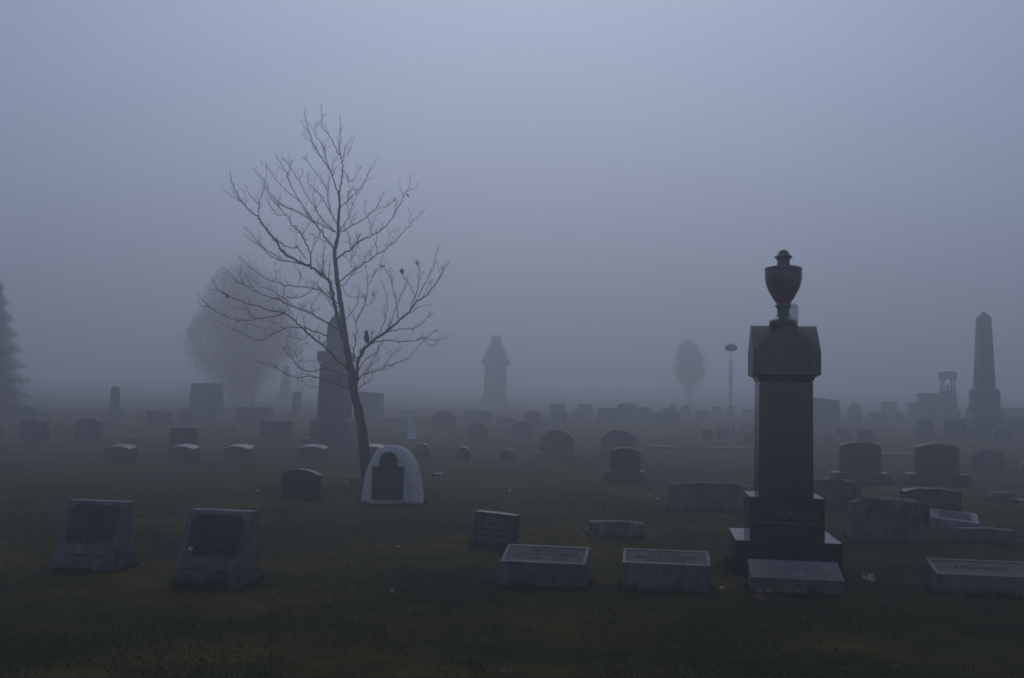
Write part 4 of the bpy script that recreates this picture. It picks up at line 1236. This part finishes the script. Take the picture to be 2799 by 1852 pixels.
# ------------------------------------------------------------------ hazy trees
def leafy(label, px, Y, cpx, cpy, rx, ry, n, mat, name="leafy_tree", top_narrow=.3, seed=1, cat="tree", leaf=.10, trunk=True, group=None, fill=0.0, nclump=60):
    g = on_ground(px, Y)
    root = thing(name, g, 0, label, cat, group)
    rnd = random.Random(seed)
    k = Y / F
    c = P(cpx, cpy, Y) - g
    RX, RZ = rx * k, ry * k
    if trunk:
        mb = MB()
        tube(mb, [(0, 0, -.2), (0, 0, max(.4, c.z - RZ)), (c.x * .6, 0, c.z), (c.x, 0, c.z + RZ * .7)], [.10, .07, .04, .01], 8)
        for i in range(14):
            a = rnd.random() * 6.28
            z0 = c.z - RZ * .8 + RZ * 1.2 * i / 14
            e_ = Vector((c.x + math.cos(a) * RX * .8, math.sin(a) * RX * .8, z0 + RZ * .5))
            s_ = Vector((c.x * .4, 0, z0))
            tube(mb, [s_, (s_ + e_) / 2 + Vector((0, 0, .1)), e_], [.03, .015, .004], 5)
        mb.build("trunk", "bark", root)
    mb = MB(); vs = []; fs = []
    clumps = []
    for _ in range(nclump):
        z = rnd.uniform(-1, 1)
        rmax = math.sqrt(max(0, 1 - z * z)) * (1 - top_narrow * max(0, z)) * (1 - .25 * max(0, -z))
        a = rnd.random() * 6.28; r = rmax * rnd.random() ** .4 * .9
        clumps.append((Vector((r * math.cos(a) * RX, r * math.sin(a) * RX, z * RZ * .93)), rnd.uniform(.14, .3) * RX))
    for _ in range(n):
        cc, cr_ = clumps[int(rnd.random() * len(clumps))]
        p = cc + Vector((rnd.gauss(0, 1), rnd.gauss(0, 1), rnd.gauss(0, 1))) * cr_ * .6
        if rnd.random() < fill:
            q = Vector((rnd.gauss(0, 1), rnd.gauss(0, 1), rnd.gauss(0, 1))).normalized() * (rnd.random() ** .45 + rnd.gauss(0, .045))
            q *= .95 + .34 * noise.noise(q * 2.0 + Vector((seed, 0, 0)))
            tp = (1 - top_narrow * max(0, q.z)) * (1 - .5 * max(0, -q.z) ** 1.5)
            p = Vector((q.x * RX * tp, q.y * RX * tp, q.z * RZ))
        p = p + c
        u = Vector((rnd.gauss(0, 1), rnd.gauss(0, 1), rnd.gauss(0, 1))).normalized()
        w_ = u.cross(Vector((rnd.gauss(0, 1), rnd.gauss(0, 1), rnd.gauss(0, 1)))).normalized()
        s = leaf * rnd.uniform(.6, 1.3)
        o = len(vs)
        vs += [tuple(p - u * s), tuple(p + w_ * s * .5), tuple(p + u * s), tuple(p - w_ * s * .5)]
        fs.append((o, o + 1, o + 2, o + 3))
    mb.v = vs; mb.f = fs
    me = bpy.data.meshes.new("crown"); me.from_pydata(vs, [], fs); me.materials.append(MATS[mat])
    o = bpy.data.objects.new("crown", me); COL.objects.link(o); o.parent = root
    return root
leafy("hazy red-brown leafed tree looming behind the bare tree's left branches", 690, 78, 662, 908, 158, 188, 120000, "red_leaf", seed=2, leaf=.05, fill=.8)
leafy("small hazy reddish tree between the centre fog and the lamp post", 1885, 104, 1884, 1003, 46, 76, 22000, "rust_leaf", seed=3, leaf=.06, fill=.5, nclump=40)

def evergreen():
    Y = 50
    g = on_ground(-45, Y)
    root = thing("evergreen_tree", g, 0, "dark evergreen tree half cut off by the left edge", "tree")
    rnd = random.Random(8)
    k = Y / F
    top = P(-45, 740, Y).z - g.z
    mb = MB(); tube(mb, [(0, 0, -.2), (0, 0, top * .5), (0, 0, top)], [.14, .09, .02], 8); mb.build("trunk", "bark", root)
    vs = []; fs = []
    for _ in range(60000):
        t_ = rnd.random() ** .75
        z = top * (1 - t_) * .98 + .1
        tier = 1 + .22 * math.sin(z * 9)
        R = (122 * k) * t_ ** .7 * tier
        a = rnd.random() * 6.28; r = R * rnd.random() ** .5
        p = Vector((r * math.cos(a), r * math.sin(a), z - r * .35 + .2))
        p += Vector((rnd.gauss(0, .05), rnd.gauss(0, .05), rnd.gauss(0, .07)))
        if p.z < .05: p.z = .1
        d = Vector((math.cos(a), math.sin(a), -.3 + rnd.gauss(0, .3))).normalized()
        w_ = d.cross(Vector((0, 0, 1))).normalized()
        s = rnd.uniform(.07, .16)
        o = len(vs)
        vs += [tuple(p - w_ * s * .25), tuple(p + w_ * s * .25), tuple(p + d * s * 1.4)]
        fs.append((o, o + 1, o + 2))
    me = bpy.data.meshes.new("crown"); me.from_pydata(vs, [], fs); me.materials.append(MATS["needles"])
    o = bpy.data.objects.new("crown", me); COL.objects.link(o); o.parent = root
evergreen()

# ------------------------------------------------------------------ small things on the ground
def leaf_at(label, px, py, s, mat, seed, nm="fallen_leaf", cat="leaf", group="fallen leaves on the lawn", lift=.02, tilt=.5, cnt=1):
    p = ground_at(px, py)
    rnd = random.Random(seed)
    mb = MB()
    for q in range(cnt):
        off = Vector((rnd.gauss(0, s * (.7 if cnt < 10 else 2.6)), rnd.gauss(0, s * (.5 if cnt < 10 else .7)), rnd.random() * s * .6)) if q else Vector((0, 0, 0))
        leaf_mesh(mb, off + Vector((0, 0, lift)), s, Vector((rnd.gauss(0, .3), -tilt, 1)).normalized(), seed * 7 + q, .7)
    o = mb.build(nm, mat)
    o.location = (p.x, p.y, gz(p.x, p.y))
    tag(o, label, cat, group)
    return o
leaf_at("orange leaf lying against the front of the MOTHER marker", 1818, 1610, .045, "dead_leaf", 1, lift=.03, tilt=1.2)
leaf_at("small orange leaf at the front of the FATHER marker", 1478, 1600, .03, "orange_leaf", 2, lift=.02)
leaf_at("leaf at the right corner of the FATHER marker", 1608, 1590, .03, "dead_leaf", 3, lift=.02, tilt=1)
leaf_at("pale leaf between the MOTHER marker and the blank marker", 1972, 1614, .035, "pale_leaf", 4)
leaf_at("orange leaf propped at the front of the right-edge marker", 2625, 1632, .05, "dead_leaf", 5, lift=.04, tilt=1.2)
leaf_at("pale leaf in the grass near the low rough block", 1588, 1469, .035, "pale_leaf", 6)
leaf_at("brown leaf at the very bottom centre of the lawn", 1378, 1846, .045, "dead_leaf", 7)
leaf_at("red leaf beside the broken base of the right slant marker", 722, 1585, .02, "orange_leaf", 8)
leaf_at("heap of dry brown leaves in front of the blank marker", 2160, 1628, .045, "dead_leaf", 9, nm="leaf_heap", cat="leaf pile", group=None, cnt=34)
leaf_at("small drift of reddish leaves left of the blank marker's foot", 2070, 1642, .035, "orange_leaf", 10, nm="leaf_heap", cat="leaf pile", group=None, cnt=6)
leaf_at("pale crumpled leaf cluster on the grass right of the blank marker", 2383, 1592, .055, "pale_leaf", 11, nm="crumpled_leaf", group=None, cnt=4)
for i, (px, py, lab) in enumerate([(704, 1345, "white petal on the lawn left of the dark brown arched stone"), (948, 1325, "white petal left of the white boulder"),
                                (1089, 1500, "white petal on the lawn below the white boulder"), (1773, 1357, "white petal left of the long rough headstone, upper one"),
                                (1797, 1368, "white petal left of the long rough headstone, lower one"), (1073, 1623, "white petal in the near centre-left grass"),
                                (1393, 1345, "white petal right of the white boulder"), (1824, 1264, "white petal between the leftmost brown headstone and the urn monument")]):
    leaf_at(lab, px, py, .018 if py > 1400 else .028, "white_petal", 20 + i, nm="white_petal", cat="petal", group="white petals scattered on the lawn", lift=.025)

def litter():
    rnd = random.Random(77)
    mb = MB()
    for i in range(240):
        y = 5.5 + rnd.random() ** 1.2 * 24
        x = (rnd.random() * 2 - 1) * y * .55
        leaf_mesh(mb, (x, y, gz(x, y) + .012), rnd.uniform(.012, .03), Vector((rnd.gauss(0, .3), rnd.gauss(0, .3), 1)).normalized(), i)
    o = mb.build("leaf_litter", "litter_leaf")
    tag(o, "scattered tiny brown leaf litter in the lawn", "leaf litter", None, "stuff")
litter()

def bush(label, px, py, s, mat, n, name, cat):
    p = ground_at(px, py)
    rnd = random.Random(int(px))
    mb = MB()
    for i in range(n):
        a = rnd.random() * 6.28; r = s * rnd.random() ** .5; z = s * .9 * rnd.random()
        leaf_mesh(mb, (r * math.cos(a), r * math.sin(a), z), s * .22, Vector((rnd.gauss(0, 1), rnd.gauss(0, 1), rnd.gauss(0, 1))).normalized(), i)
    o = mb.build(name, mat); o.location = (p.x, p.y, gz(p.x, p.y))
    tag(o, label, cat)
bush("small wilted red-brown wreath at the left foot of the bare tree", 974, 1328, .14, "wreath_leaf", 60, "wilted_wreath", "wreath")
bush("small dark bouquet right of the far left arched headstone", 321, 1172, .18, "feathers", 40, "dark_bouquet", "bouquet")
bush("brown ornamental grass tuft between the two broad left headstones", 172, 1185, .35, "dead_leaf", 90, "grass_tuft", "plant")

def stake(label, px, py, h, lean, r, name="flower_stake"):
    p = ground_at(px, py)
    root = thing(name, (p.x, p.y, gz(p.x, p.y)), 0, label, "grave vase")
    mb = MB(); tube(mb, [(0, 0, -.05), (lean * h * .5, 0, h * .5), (lean * h, 0, h)], [r * .4, r * .5, r * .5], 8); mb.build("spike", "black_metal", root)
    mb = MB(); lathe(mb, [(r * .5, h * .55), (r * 1.0, h * .75), (r * 1.2, h), (r, h), (r * .5, h * .7)], 12)
    mb.v = [(x + lean * z, y, z) for x, y, z in mb.v]
    mb.build("cup", "black_metal", root)
stake("thin black flower stake in the grass left of the FATHER marker", 1283, 1532, .13, .0, .012)
stake("small dark leaning vase in the lawn below the wide far headstone", 642, 1186, .32, -.25, .05)

def base_tufts():
    """longer grass the mower misses, right against the near stones"""
    rnd = random.Random(31)
    bpy.context.view_layer.update()
    vs = []; fs = []
    for o in list(COL.objects):
        if o.parent or o.get('category') not in ('grave marker', 'headstone', 'monument', 'memorial'): continue
        if o.location.y > 26: continue
        pts = []
        for m_ in ([o] if o.type == 'MESH' else [c for c in o.children if c.type == 'MESH']):
            for v in m_.data.vertices:
                w_ = m_.matrix_world @ v.co
                if w_.z < gz(w_.x, w_.y) + .03: pts.append((round(w_.x, 3), round(w_.y, 3)))
        pts = sorted(set(pts))
        if len(pts) < 3: continue
        def half(ps):
            h = []
            for p in ps:
                while len(h) > 1 and (h[-1][0] - h[-2][0]) * (p[1] - h[-2][1]) - (h[-1][1] - h[-2][1]) * (p[0] - h[-2][0]) <= 0: h.pop()
                h.append(p)
            return h
        hull = half(pts)[:-1] + half(pts[::-1])[:-1]
        for (ax, ay), (bx, by) in zip(hull, hull[1:] + hull[:1]):
            L_ = math.hypot(bx - ax, by - ay)
            if L_ < .01: continue
            nx, ny = (by - ay) / L_, -(bx - ax) / L_
            for _ in range(int(L_ * 330)):
                t_ = rnd.random(); e_ = abs(rnd.gauss(0, .022))
                x, y = ax + (bx - ax) * t_ + nx * e_, ay + (by - ay) * t_ + ny * e_
                cl = max(0, noise.noise(Vector((x * 5, y * 5, 1))) + .35)
                h = rnd.uniform(.02, .075) * (.4 + 1.2 * cl)
                a = rnd.random() * 6.283; w = rnd.uniform(.002, .005)
                k_ = len(vs)
                vs += [(x - w * math.cos(a), y - w * math.sin(a), gz(x, y) - .01), (x + w * math.cos(a), y + w * math.sin(a), gz(x, y) - .01),
                       (x + rnd.gauss(nx * .2, .3) * h, y + rnd.gauss(ny * .2, .3) * h, gz(x, y) + h)]
                fs.append((k_, k_ + 1, k_ + 2))
    me = bpy.data.meshes.new("tall_grass"); me.from_pydata(vs, [], fs); me.materials.append(MATS["grass_blade"])
    o = bpy.data.objects.new("tall_grass", me); COL.objects.link(o)
    tag(o, "longer unmown grass fringing the feet of the nearer stones", "grass", None, "stuff")
base_tufts()

# ------------------------------------------------------------------ haze
mh, th, bh_ = new_mat("fog")
th.nodes.remove(bh_)
pv = th.nodes.new("ShaderNodeVolumePrincipled")
pv.inputs['Color'].default_value = (*HAZE_COLOR, 1)
pv.inputs['Density'].default_value = HAZE_DENSITY
pv.inputs['Anisotropy'].default_value = HAZE_G
th.links.new(pv.outputs[0], th.nodes["Material Output"].inputs['Volume'])
mb = MB(); box(mb, -420, 420, -60, 430, -1.5, HAZE_TOP)
o = mb.build("haze", "fog")
tag(o, "even dusk fog over the whole cemetery", None, None, "stuff")
